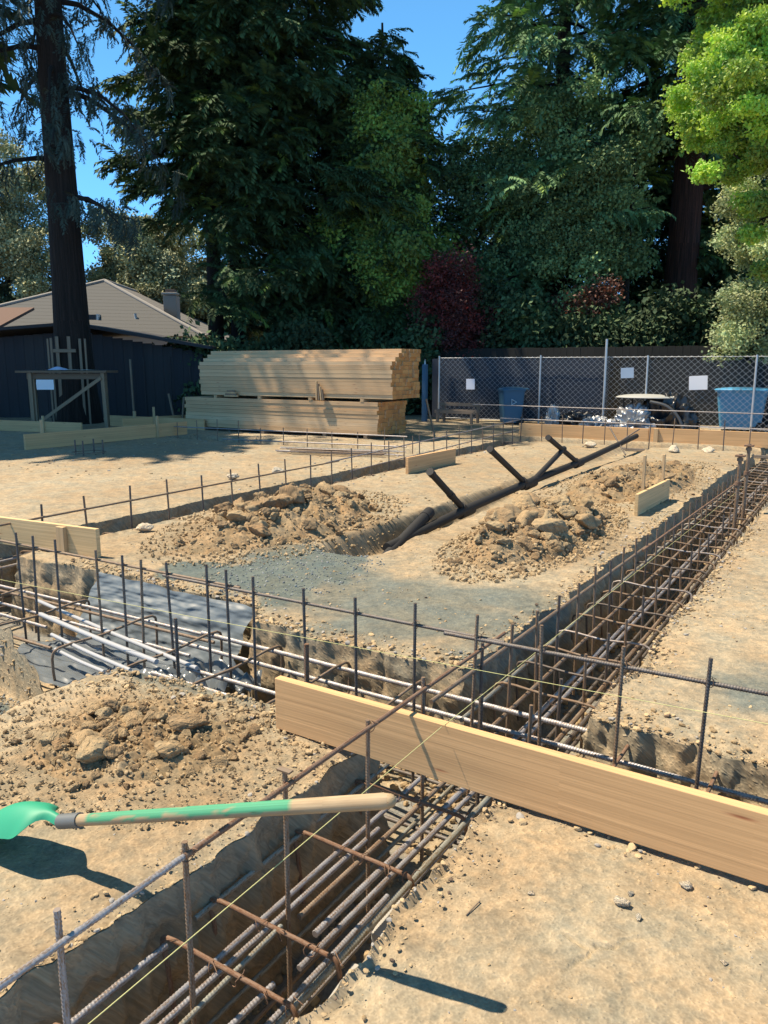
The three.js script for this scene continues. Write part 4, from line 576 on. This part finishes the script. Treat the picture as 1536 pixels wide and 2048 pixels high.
// ---------------------------------------------------------------- shed and house
{
  const dark = wood(0.040, 0.045, 0.055), t = thing('shed', 'dark navy boarded shed with a low gable roof in the shade', 'shed', V(-20.45, 0, 15.65), null, RT);
  const W0 = -6.5, W1 = 3.65, top = x => 2.62 - (x > 0 ? 0.17 : 0.075) * Math.abs(x); let r = rng(4);
  const bm = [wood(0.040, 0.045, 0.058), wood(0.034, 0.040, 0.054), wood(0.048, 0.052, 0.062)];
  for (let x = W0; x < W1; x += 0.3) { const h = Math.min(top(x), top(x + 0.3)), b = part(t, 'wall_board', boxGeo(h, 0.296, 0.03, 0.003), bm[(r() * 3) | 0]); b.rotation.z = Math.PI / 2; b.position.set(x + 0.15, h / 2, 0 + (r() - 0.5) * 0.006); }
  const sd = part(t, 'side_wall', boxGeo(6, 2.0, 0.05, 0.004), bm[1]); sd.rotation.y = Math.PI / 2; sd.position.set(W1 - 0.05, 1.0, -3.03); const bk = part(t, 'back_wall', boxGeo(W1 - W0, 2.0, 0.05, 0), bm[1]); bk.position.set((W0 + W1) / 2, 1.0, -6.05);
  for (const s of [0, 1]) { const xa = s ? 0 : W0 - 0.3, xb = s ? W1 + 0.45 : 0, ya = s ? 2.80 : 2.80 - 0.075 * (0.3 - W0), yb = s ? 2.80 - 0.17 * (W1 + 0.45) : 2.80; const L = Math.hypot(xb - xa, yb - ya), p = part(t, 'roof', boxGeo(L, 0.09, 7.2, 0.004), plain(0.035, 0.035, 0.038, 0.9)); p.rotation.z = Math.atan2(yb - ya, xb - xa); p.position.set((xa + xb) / 2, (ya + yb) / 2, -2.9); }
  for (const x of [1.9, 2.7, 3.3]) { const b = part(t, 'batten', boxGeo(1.8, 0.05, 0.03, 0.003), bm[2]); b.rotation.z = Math.PI / 2; b.position.set(x, 0.95, 0.035); }
}
{
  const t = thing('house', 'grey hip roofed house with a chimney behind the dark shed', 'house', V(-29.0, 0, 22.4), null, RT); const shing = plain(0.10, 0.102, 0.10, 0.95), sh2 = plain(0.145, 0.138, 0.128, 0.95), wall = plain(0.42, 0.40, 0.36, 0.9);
  const tri = (pts) => { const g = new THREE.BufferGeometry(), P = []; for (const q of pts) P.push(...q); g.setAttribute('position', new THREE.Float32BufferAttribute(P, 3)); g.computeVertexNormals(); return g; };
  const A = [-7, 3.0, 1.5], B = [5.6, 2.75, 1.5], C = [5.6, 2.75, -9], D = [-7, 3.0, -9], R1 = [0.3, 5.35, -2.2], R2 = [0.3, 5.25, -8.8], q = (a, b, c, d) => [...[a, b, c], ...[a, c, d]];
  // courses of shingles step down each slope
  const slope = (pa, pb, top, mat, nm) => { const n = 16; for (let i = 0; i < n; i++) { const k0 = i / n, k1 = (i + 1) / n; const e = (p, k, up) => [lerp(p[0], top[0], k), lerp(p[1], top[1], k) + up, lerp(p[2], top[2], k)]; part(t, nm, tri(q(e(pa, k0, 0.004), e(pb, k0, 0.004), e(pb, k1, 0.0), e(pa, k1, 0.0))), mat); } };
  slope(A, B, R1, shing, 'roof_course'); 
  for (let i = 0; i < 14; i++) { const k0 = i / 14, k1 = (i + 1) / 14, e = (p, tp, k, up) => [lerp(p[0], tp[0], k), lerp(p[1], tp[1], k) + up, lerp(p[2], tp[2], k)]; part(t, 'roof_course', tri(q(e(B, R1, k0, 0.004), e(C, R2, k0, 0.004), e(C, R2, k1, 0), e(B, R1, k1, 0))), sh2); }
  part(t, 'roof_course', tri(q(A, R1, R2, D)), shing); part(t, 'roof_course', tri([C, D, R2]), shing);
  const hip = (a, b) => part(t, 'hip_cap', tubeAlong([new THREE.Vector3(...a), new THREE.Vector3(...b)], 0.09, 6), plain(0.26, 0.25, 0.235, 0.95)); hip(A, R1); hip(B, R1); hip(R1, R2);
  part(t, 'wall', boxGeo(11.6, 2.8, 9.6, 0), wall).position.set(-0.7, 1.4, -3.8); part(t, 'chimney', boxGeo(0.58, 1.4, 0.6, 0.01), plain(0.33, 0.30, 0.27, 0.95)).position.set(3.55, 3.9, -1.2); part(t, 'chimney_cap', boxGeo(0.68, 0.08, 0.7, 0.01), plain(0.45, 0.43, 0.4, 0.9)).position.set(3.55, 4.68, -1.2); part(t, 'flue', boxGeo(0.4, 0.14, 0.4, 0.01), plain(0.12, 0.1, 0.09, 0.9)).position.set(3.55, 4.8, -1.2);
  for (const [x, z] of [[-3.6, 0.5], [2.5, 0.4]]) part(t, 'vent_pipe', plainBar(new THREE.Vector3(x, 3.1, z), new THREE.Vector3(x - 0.1, 3.75, z), 0.06, 8), plain(0.6, 0.6, 0.58, 0.7));
  const w = part(t, 'vent', boxGeo(0.5, 0.7, 0.3, 0.01), plain(0.05, 0.05, 0.055, 0.8)); w.position.set(0.55, 3.35, 0.4); part(w, 'frame', boxGeo(0.09, 0.72, 0.32, 0), plain(0.7, 0.7, 0.68, 0.8)).position.set(0.3, 0, 0.01);
  const n = thing('house', 'tiled corner roof of the neighbouring house with pale gutter', 'house', V(-27.2, 0, 13.6), null, RT); part(n, 'wall', boxGeo(5, 2.7, 5, 0), wall).position.set(0, 1.35, -3); const rf = part(n, 'roof', boxGeo(5.6, 0.1, 4.2, 0.01), plain(0.13, 0.08, 0.06, 0.9)); rf.position.set(0.1, 3.1, -2.2); rf.rotation.x = 0.28; part(n, 'gutter', plainBar(new THREE.Vector3(-2.7, 2.62, -0.05), new THREE.Vector3(2.9, 2.62, -0.05), 0.05, 8), plain(0.7, 0.68, 0.66, 0.6));
}

// ---------------------------------------------------------------- trees
const leafMat = (r, g, b, tr) => tr ? new THREE.MeshPhysicalMaterial({ color: new THREE.Color().setRGB(r, g, b), roughness: 0.8, side: THREE.DoubleSide, transmission: tr, thickness: 0 }) : new THREE.MeshStandardMaterial({ color: new THREE.Color().setRGB(r, g, b), roughness: 0.85, side: THREE.DoubleSide });
function triGeo(P) { const g = new THREE.BufferGeometry(); g.setAttribute('position', new THREE.Float32BufferAttribute(P, 3)); g.computeVertexNormals(); return g; }
function needleSpray(seed, droop) {                           // flat feathery spray along +x, 1 unit long
  const r = rng(seed), P = [], n = 15; const axis = s => [s, -droop * s * s, 0.05 * Math.sin(s * 5 + seed)];
  for (let i = 0; i < n; i++) { const s = 0.05 + 0.95 * i / n, a = axis(s); for (const d of [-1, 1]) { const L = (0.13 + 0.16 * Math.sin(Math.PI * (0.15 + 0.8 * s))) * (0.7 + 0.5 * r()), w = 0.026 + 0.016 * r(), ang = 0.75 + 0.4 * r(); const ex = a[0] + Math.cos(ang) * L, ez = a[2] + d * Math.sin(ang) * L, ey = a[1] - 0.05 - 0.14 * r(); const mx = (a[0] + ex) / 2, my = (a[1] + ey) / 2 + 0.015, mz = (a[2] + ez) / 2; P.push(...a, mx + w, my, mz + d * w * -0.6, ex, ey, ez, ...a, ex, ey, ez, mx - w, my - 0.01, mz + d * w * 0.6); } }
  for (let i = 0; i < 4; i++) { const a = axis(i / 4), b = axis((i + 1) / 4); P.push(a[0], a[1] + 0.006, a[2], b[0], b[1] + 0.006, b[2], b[0], b[1] - 0.008, b[2]); }
  return triGeo(P);
}
function leafSpray(seed, n, L, w, spread, flat) {
  const r = rng(seed), P = [], v = new THREE.Vector3(), t = new THREE.Vector3(), b = new THREE.Vector3(), up = new THREE.Vector3();
  for (let i = 0; i < n; i++) { v.set(r() - 0.5, (r() - 0.5) * flat, r() - 0.5).multiplyScalar(2 * spread); t.set(r() - 0.5, r() - 0.75, r() - 0.5).normalize(); up.set(r() - 0.5, 0.7, r() - 0.5).normalize(); b.crossVectors(t, up).normalize(); up.crossVectors(b, t); const l = L * (0.7 + 0.6 * r()), ww = w * (0.7 + 0.6 * r());
    const q = (s, k, h) => [v.x + t.x * s * l + b.x * k * ww + up.x * h, v.y + t.y * s * l + b.y * k * ww + up.y * h, v.z + t.z * s * l + b.z * k * ww + up.z * h];
    P.push(...q(0, 0, 0), ...q(0.45, 1, 0.12 * ww), ...q(1, 0, 0), ...q(0, 0, 0), ...q(1, 0, 0), ...q(0.45, -1, 0.12 * ww)); }
  return triGeo(P);
}
const needles = [needleSpray(1, 0.25), needleSpray(2, 0.45)], hanging = needleSpray(3, 0.9);
const barkN = tileNoise(256, 40, 31); const barkMap = tex(256, (x, y, c) => { const v = 150 + 90 * (barkN[y * 256 + ((x * 0.12) | 0)] - 0.5) + 40 * (barkN[((y * 3) & 255) * 256 + x] - 0.5); c[0] = v; c[1] = v * 0.97; c[2] = v * 0.94; });
barkMap.repeat.set(0.12, 3);
const bark = (r, g, b) => { const m = new THREE.MeshStandardMaterial({ map: barkMap, bumpMap: barkMap, bumpScale: 0.03, roughness: 1 }); m.color.setRGB(r, g, b); return m; };
function trunkGeo(h, r0, r1, seed, lean = 0) { const pts = []; for (let i = 0; i <= 30; i++) { const t = i / 30; pts.push(new THREE.Vector3(lean * t * h + 0.05 * n3(t * 4, seed, 1), t * h, 0.05 * n3(t * 4, seed, 2))); } return tubeAlong(pts, (t, th) => lerp(r0, r1, t) * (1 + 0.35 * Math.exp(-t * 28)) * (1 + 0.10 * n3(Math.cos(th) * 2.2, Math.sin(th) * 2.2, t * 3 + seed) + 0.05 * n3(Math.cos(th) * 6, Math.sin(th) * 6, t * 2)), 20, false); }

function conifer(name, label, group, x, a, h, r0, rad, yLow, limbs, perM, seed, col, barkCol, o = {}) {
  const r = rng(seed), t = thing(name, label, 'tree', V(x, 0, a), group); part(t, 'trunk', trunkGeo(h, r0, r0 * 0.12, seed, o.lean || 0), bark(...barkCol));
  const lists = [[], [], []], cols = [[], [], []], bg = []; const spray = o.spray || 0.8;
  for (let i = 0; i < limbs; i++) {
    const k = i / limbs, y = lerp(yLow, h * 0.97, Math.pow(k, o.pow || 1.1)) + (r() - 0.5) * 0.4, az = i * 2.39996 + r() * 0.6;
    if (o.skip && o.skip(y, az, r)) continue;
    const prof = (o.prof ? o.prof(y / h) : Math.pow(1 - y / h, 0.65) * 1.15), L = rad * prof * (0.65 + 0.6 * r()); if (L < 0.3) continue;
    const dir = new THREE.Vector3(Math.cos(az), 0, Math.sin(az)), rise = 0.25 - 0.2 * r(), dr = (o.droop ?? 0.28) * (0.6 + 0.8 * r()); const at = s => new THREE.Vector3((o.lean || 0) * y, y, 0).addScaledVector(dir, L * s).add(new THREE.Vector3(0, L * (rise * s - dr * s * s), 0));
    bg.push(tubeAlong([0, 0.25, 0.5, 0.75, 1].map(at), s => lerp(r0 * 0.17 * (0.4 + 0.6 * prof), 0.012, s), 5, false));
    const n = Math.round(L * perM * (y > (o.hide || 99) ? 0.5 : 1)); 
    for (let j = 0; j < n; j++) { const s = 0.12 + 0.9 * Math.pow(r(), 0.8), p = at(Math.min(1, s)); const wd = 0.32 * L * Math.sin(Math.PI * clamp(s * 0.8 + 0.1)) * (r() - 0.5) * 1.7; p.add(new THREE.Vector3(-dir.z * wd, (r() - 0.6) * 0.45, dir.x * wd)); const v = o.hang && r() < o.hang ? 2 : r() < 0.5 ? 0 : 1; const sc = spray * (0.6 + 0.7 * r()) * (y > (o.hide || 99) ? 1.5 : 1);
      lists[v].push(mat4(p, sc, (r() - 0.5) * 0.9, -az + (r() - 0.5) * 2.0, (v === 2 ? -0.9 : -0.15) + (r() - 0.5) * 0.7)); const q = 0.55 + 0.9 * r(); const yl = o.tip && r() < o.tip ? 1 : 0; cols[v].push(new THREE.Color().setRGB(q * (1 + yl * 1.4), q * (1 + yl * 0.9), q)); }
  }
  if (bg.length) part(t, 'branches', mergeGeometries(bg), bark(barkCol[0], barkCol[1], barkCol[2])).userData.kind = 'stuff';
  const m = leafMat(...col, o.tr ?? 0); lists.forEach((l, i) => { if (l.length) addCrown(t, instanced('crown', i === 2 ? hanging : needles[i], m, l, cols[i])); });
  return t;
}
const sprays = { maple: [leafSpray(1, 22, 0.15, 0.062, 0.32, 0.55), leafSpray(2, 22, 0.14, 0.058, 0.3, 0.4)], small: [leafSpray(3, 30, 0.085, 0.03, 0.28, 0.8), leafSpray(4, 30, 0.09, 0.032, 0.3, 0.7)], wide: [leafSpray(5, 26, 0.17, 0.06, 0.42, 0.7), leafSpray(6, 26, 0.16, 0.06, 0.4, 0.8)] };
function broadleaf(name, label, group, x, a, trunkH, r0, lobes, n, kind, seed, col, barkCol, o = {}) {
  // lobes: [dx, y, da, rx, ry, ra] foliage masses; leaves are spread through many small clumps inside them
  const r = rng(seed), t = thing(name, label, o.cat || 'tree', V(x, 0, a), group), bc = bark(...barkCol); if (trunkH > 0) part(t, 'trunk', trunkGeo(trunkH, r0, r0 * 0.45, seed, 0), bc);
  const lists = [[], []], cols = [[], []], bg = []; const vol = lobes.reduce((s, l) => s + l[3] * l[4] * l[5], 0);
  for (const [dx, y, da, rx, ry, ra] of lobes) {
    const cl = Math.max(5, Math.round((o.clumps || 60) * rx * ry * ra / vol)), per = Math.round(n * rx * ry * ra / vol / cl); const c0 = new THREE.Vector3(dx, y, -da), st = new THREE.Vector3(0, Math.min(trunkH, Math.max(y - ry * 1.1, trunkH * 0.45)), 0);
    if (trunkH > 0) bg.push(tubeAlong(curve([st, st.clone().lerp(c0, 0.5).add(new THREE.Vector3((r() - 0.5) * 0.4, 0.2, (r() - 0.5) * 0.4)), c0], 8), s => lerp(r0 * 0.4, 0.02, s), 6, false));
    for (let i = 0; i < cl; i++) { const d = new THREE.Vector3(r() - 0.5, r() - 0.5, r() - 0.5).normalize().multiplyScalar(Math.pow(r(), 0.33) * (0.85 + 0.45 * r())); const c = new THREE.Vector3(d.x * rx, d.y * ry, d.z * ra).add(c0), cr = (o.cr || 0.55) * (0.6 + 0.8 * r());
      if (trunkH > 0 && i % 2 === 0) bg.push(tubeAlong([c0.clone().lerp(st, 0.15), c0.clone().lerp(c, 0.5).add(new THREE.Vector3(0, 0.08, 0)), c], s => lerp(0.03, 0.007, s), 4, false));
      const tone = 0.65 + 0.7 * r();
      for (let k = 0; k < per; k++) { const e = new THREE.Vector3(r() - 0.5, r() - 0.5, r() - 0.5).normalize().multiplyScalar(Math.pow(r(), 0.45) * cr); e.y *= 0.62; const p = c.clone().add(e), v = r() < 0.5 ? 0 : 1; lists[v].push(mat4(p, (o.scale || 1) * (0.65 + 0.7 * r()), (r() - 0.5) * 1.2, r() * 6.28, (r() - 0.5) * 1.2)); const q = tone * (0.75 + 0.5 * r()); const yl = o.var ? (r() - 0.5) * o.var : 0; cols[v].push(new THREE.Color().setRGB(q * (1 + yl), q * (1 + yl * 0.3), q * (1 - yl * 0.5))); } }
  }
  if (bg.length) part(t, 'branches', mergeGeometries(bg), bc).userData.kind = 'stuff';
  const m = leafMat(...col, o.tr ?? 0); lists.forEach((l, i) => { if (l.length) addCrown(t, instanced('crown', sprays[kind][i], m, l, cols[i])); }); return t;
}
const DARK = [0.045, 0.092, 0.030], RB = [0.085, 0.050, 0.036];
// left trunk with hanging branches
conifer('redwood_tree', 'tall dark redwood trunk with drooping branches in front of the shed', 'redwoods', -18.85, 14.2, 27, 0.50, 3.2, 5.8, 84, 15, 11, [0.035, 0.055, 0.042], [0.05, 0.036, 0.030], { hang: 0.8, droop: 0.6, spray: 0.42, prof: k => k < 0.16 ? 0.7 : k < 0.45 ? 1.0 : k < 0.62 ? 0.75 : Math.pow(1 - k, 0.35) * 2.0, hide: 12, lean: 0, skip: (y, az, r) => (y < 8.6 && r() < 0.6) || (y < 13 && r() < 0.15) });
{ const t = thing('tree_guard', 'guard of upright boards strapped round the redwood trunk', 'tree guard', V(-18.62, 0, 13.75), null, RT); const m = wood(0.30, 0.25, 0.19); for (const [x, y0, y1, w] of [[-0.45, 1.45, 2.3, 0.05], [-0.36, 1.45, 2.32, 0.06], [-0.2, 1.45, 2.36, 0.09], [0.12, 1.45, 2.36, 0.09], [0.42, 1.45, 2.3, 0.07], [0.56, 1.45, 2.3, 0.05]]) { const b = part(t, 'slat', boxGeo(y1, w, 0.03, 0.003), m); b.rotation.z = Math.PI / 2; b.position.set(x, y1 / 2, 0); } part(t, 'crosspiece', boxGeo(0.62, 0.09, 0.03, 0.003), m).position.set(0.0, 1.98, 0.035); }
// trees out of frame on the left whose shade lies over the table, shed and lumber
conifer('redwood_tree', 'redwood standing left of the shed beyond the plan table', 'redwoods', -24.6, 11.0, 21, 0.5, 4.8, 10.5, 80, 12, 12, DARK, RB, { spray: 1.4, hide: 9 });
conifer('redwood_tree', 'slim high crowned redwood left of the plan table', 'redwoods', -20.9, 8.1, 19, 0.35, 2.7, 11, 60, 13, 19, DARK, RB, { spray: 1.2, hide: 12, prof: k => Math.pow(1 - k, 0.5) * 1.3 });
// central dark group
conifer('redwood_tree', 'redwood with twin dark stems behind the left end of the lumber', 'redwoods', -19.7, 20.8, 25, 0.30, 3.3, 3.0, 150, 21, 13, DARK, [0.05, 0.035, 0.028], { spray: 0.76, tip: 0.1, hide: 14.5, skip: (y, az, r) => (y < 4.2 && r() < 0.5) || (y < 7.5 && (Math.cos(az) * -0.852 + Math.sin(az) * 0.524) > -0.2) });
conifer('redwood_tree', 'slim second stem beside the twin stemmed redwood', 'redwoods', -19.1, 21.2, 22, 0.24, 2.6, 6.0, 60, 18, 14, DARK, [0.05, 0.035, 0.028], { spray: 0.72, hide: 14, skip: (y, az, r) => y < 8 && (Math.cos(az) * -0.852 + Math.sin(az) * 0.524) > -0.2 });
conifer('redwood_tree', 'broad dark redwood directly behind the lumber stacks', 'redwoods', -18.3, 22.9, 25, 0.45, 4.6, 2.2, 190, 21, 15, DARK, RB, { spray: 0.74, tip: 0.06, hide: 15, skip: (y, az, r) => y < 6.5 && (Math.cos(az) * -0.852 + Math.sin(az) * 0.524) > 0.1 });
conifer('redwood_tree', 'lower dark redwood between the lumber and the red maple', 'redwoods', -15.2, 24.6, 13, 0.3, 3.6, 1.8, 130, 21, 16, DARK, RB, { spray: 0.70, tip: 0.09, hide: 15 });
// right group
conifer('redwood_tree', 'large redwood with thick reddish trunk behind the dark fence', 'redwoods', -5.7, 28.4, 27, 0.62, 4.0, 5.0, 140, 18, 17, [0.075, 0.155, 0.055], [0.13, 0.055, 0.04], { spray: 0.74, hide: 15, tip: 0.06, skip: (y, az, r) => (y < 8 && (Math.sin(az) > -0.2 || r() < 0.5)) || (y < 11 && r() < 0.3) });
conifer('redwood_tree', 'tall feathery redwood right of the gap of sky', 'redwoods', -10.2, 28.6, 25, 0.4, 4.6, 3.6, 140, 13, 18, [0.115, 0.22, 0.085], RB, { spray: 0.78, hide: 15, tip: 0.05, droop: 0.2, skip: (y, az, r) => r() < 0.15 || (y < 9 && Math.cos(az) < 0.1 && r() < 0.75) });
broadleaf('broadleaf_tree', 'mid green tree showing between the dark redwoods and the gap of sky', 'broadleaf trees', -14.2, 23.6, 8, 0.2, [[-0.2, 8.2, 0, 1.3, 1.6, 1.3], [-0.8, 6.2, 0, 1.3, 1.5, 1.3], [0.7, 5.0, -0.3, 1.5, 1.7, 1.4], [0.1, 9.6, 0, 0.9, 0.9, 0.9]], 3600, 'wide', 21, [0.20, 0.32, 0.05], RB, { clumps: 130, cr: 0.5, var: 0.5, tr: 0.35, scale: 0.75 });
broadleaf('broadleaf_tree', 'open crowned blue green tree right of the red maple', 'broadleaf trees', -11.2, 27.2, 7.5, 0.16, [[-1.2, 8.0, 0, 1.8, 1.4, 1.6], [0.8, 7.4, 0, 1.6, 1.3, 1.5], [0.4, 5.3, -0.3, 1.7, 1.0, 1.4], [-1.6, 6.2, 0, 1.0, 1.0, 1.0]], 1500, 'small', 22, [0.13, 0.22, 0.09], [0.07, 0.06, 0.05], { clumps: 150, cr: 0.45, var: 0.3, scale: 1.3 });
broadleaf('broadleaf_tree', 'slender stemmed tree with loose pale leaves beside the reddish trunk', 'broadleaf trees', -6.9, 26.2, 8, 0.10, [[-0.9, 7.4, 0, 1.6, 1.5, 1.5], [-0.3, 5.8, 0, 1.0, 1.2, 1.0], [-1.8, 5.2, 0, 1.5, 1.1, 1.3], [-0.9, 3.4, -0.6, 1.1, 0.8, 1], [-2.4, 9.0, 0, 1.5, 1.3, 1.3]], 1800, 'small', 23, [0.17, 0.26, 0.10], [0.12, 0.10, 0.085], { clumps: 95, cr: 0.5, var: 0.3, scale: 1.25 });
broadleaf('red_maple', 'dark red maple behind the right end of the lumber', 'maples', -11.5, 22.9, 3.2, 0.09, [[0, 4.3, 0, 0.8, 0.8, 0.8], [-0.5, 3.4, 0, 0.7, 0.6, 0.8], [0.4, 3.2, 0, 0.8, 0.6, 0.8], [0, 2.4, 0, 0.9, 0.6, 0.9]], 800, 'small', 24, [0.17, 0.018, 0.016], [0.06, 0.04, 0.035], { clumps: 60, cr: 0.42, var: 0.4, tr: 0.4 });
broadleaf('red_maple', 'small russet maple half hidden in the shrubs behind the fence', 'maples', -7.9, 24.6, 2.6, 0.07, [[0, 3.4, 0, 0.6, 0.4, 0.5], [0.7, 3.8, 0, 0.4, 0.3, 0.4]], 150, 'small', 25, [0.16, 0.045, 0.018], [0.06, 0.04, 0.035], { clumps: 30, cr: 0.4, var: 0.4, tr: 0.4 });
broadleaf('broadleaf_tree', 'bright yellow green maple overhanging the sunny end of the fence', 'broadleaf trees', -0.9, 18.4, 9.5, 0.22, [[-1.5, 8.5, 0.2, 1.5, 1.0, 1.5], [-0.8, 10.2, 0.3, 1.7, 1.3, 1.7], [-1.7, 6.9, 0.0, 1.4, 0.8, 1.3], [0.2, 6.4, 0.2, 1.6, 1.1, 1.5], [1.4, 8.4, 0, 1.9, 2.0, 1.8], [-2.3, 9.7, 0, 1.1, 0.8, 1.1], [0.8, 12.2, 0, 2.2, 1.4, 2.0], [-2.0, 7.7, 0.2, 0.8, 0.5, 0.8], [-1.9, 5.7, 0.5, 0.9, 0.5, 0.9], [-1.2, 4.8, 0.7, 0.9, 0.5, 0.9], [-0.5, 3.7, 0.9, 0.8, 0.6, 0.8]], 21000, 'maple', 26, [0.36, 0.54, 0.06], [0.10, 0.085, 0.07], { clumps: 420, cr: 0.38, var: 0.5, tr: 0.45, scale: 0.46 });
broadleaf('olive_tree', 'grey green drooping tree at the sunny end of the fence', 'broadleaf trees', -1.0, 22.2, 5, 0.16, [[-1.5, 3.6, -0.3, 1.2, 1.1, 1.1], [-1.6, 5.2, -0.2, 1.2, 0.9, 1.1], [-0.2, 5.9, 0, 1.6, 1.2, 1.4], [-1.5, 2.3, -0.5, 0.9, 0.6, 0.8], [0.2, 3.6, 0, 1.3, 1.5, 1.2], [1.8, 3.8, 0, 1.6, 1.6, 1.5]], 5000, 'small', 27, [0.38, 0.46, 0.22], [0.12, 0.10, 0.08], { clumps: 170, cr: 0.36, var: 0.4, tr: 0.35, scale: 0.85 });
conifer('redwood_tree', 'dark redwood farther behind the reddish trunk', 'redwoods', -5.2, 33.5, 18, 0.35, 4.4, 1.5, 130, 13, 28, DARK, RB, { spray: 0.95, hide: 15 });
conifer('redwood_tree', 'dark redwood far behind the russet maple', 'redwoods', -12.4, 33.0, 15, 0.35, 3.6, 1.2, 100, 13, 29, DARK, RB, { spray: 0.95, hide: 15, skip: (y) => y > 8.5 });
// background trees on the left
for (const [x, a, h, s, l] of [[-41, 27, 13, 41, 'hazy grey green tree behind the house on the left'], [-35.5, 31.5, 9.8, 42, 'hazy bushy tree rising behind the grey roof'], [-37, 38, 8, 43, 'far pale tree right of the chimney'], [-46, 21, 14, 44, 'tall open tree behind the neighbouring roof'], [-30.5, 37, 6.2, 45, 'far low tree seen past the chimney']]) broadleaf('broadleaf_tree', l, 'background trees', x, a, h * 0.6, 0.2, [[0, h * 0.75, 0, 3.4, h * 0.27, 3], [-2, h * 0.5, 0, 2.6, h * 0.25, 2.5], [2.2, h * 0.48, 0, 2.8, h * 0.24, 2.5]], 4800, 'wide', s, [0.32, 0.34, 0.19], [0.12, 0.10, 0.08], { clumps: 150, cr: 0.65, var: 0.4, scale: 0.85 });
// shrubs behind the dark fence
for (const [i, [x, a, h, l]] of [[-15.8, 20.6, 2.6, 'shrub behind the left half of the lumber'], [-13.2, 22.6, 2.7, 'dark shrub behind the right half of the lumber'], [-10.4, 24.2, 4.2, 'dark shrub right of the red maple'], [-8.8, 24.4, 3.4, 'rounded shrub left of the russet maple'], [-6.6, 24.6, 3.6, 'loose shrub below the slender tree'], [-4.4, 25.4, 3.4, 'shrub in front of the reddish trunk'], [-2.6, 25.6, 4.2, 'shrub below the olive grey tree'], [-18.2, 18.6, 2.4, 'low shrub beside the right wall of the shed']].entries()) broadleaf('shrub', l, 'shrubs behind the fence', x, a, 0, 0, [[0, h * 0.55, 0, 1.5, h * 0.5, 1.1]], 760, 'wide', 60 + i, [0.05, 0.09, 0.036], RB, { clumps: 26, cr: 0.6, var: 0.3, cat: 'shrub', scale: 0.9 });
{ // distant woodland closing the view: one mass
  const r = rng(88), l = [], c = []; for (let i = 0; i < 8000; i++) { const th = -1.25 + r() * 2.3, D = 46 + r() * 14; const x = -0.524 * D * Math.cos(th) + 0.852 * D * Math.sin(th), a = 0.852 * D * Math.cos(th) + 0.524 * D * Math.sin(th); const hh = 5.6 + 2.2 * n3(th * 6, 1, 1); l.push(mat4(V(x, r() * hh, a), 2.4 * (0.7 + 0.6 * r()), r(), r() * 6, r())); const q = 0.6 + 0.8 * r(); c.push(new THREE.Color().setRGB(q, q, q)); }
  const m = instanced('woodland', sprays.wide[0], leafMat(0.06, 0.09, 0.04, 0), l, c); tag(m, 'far belt of woodland behind the gardens', 'woodland', null, 'stuff'); scene.add(m);
}

renderer.render(scene, camera);
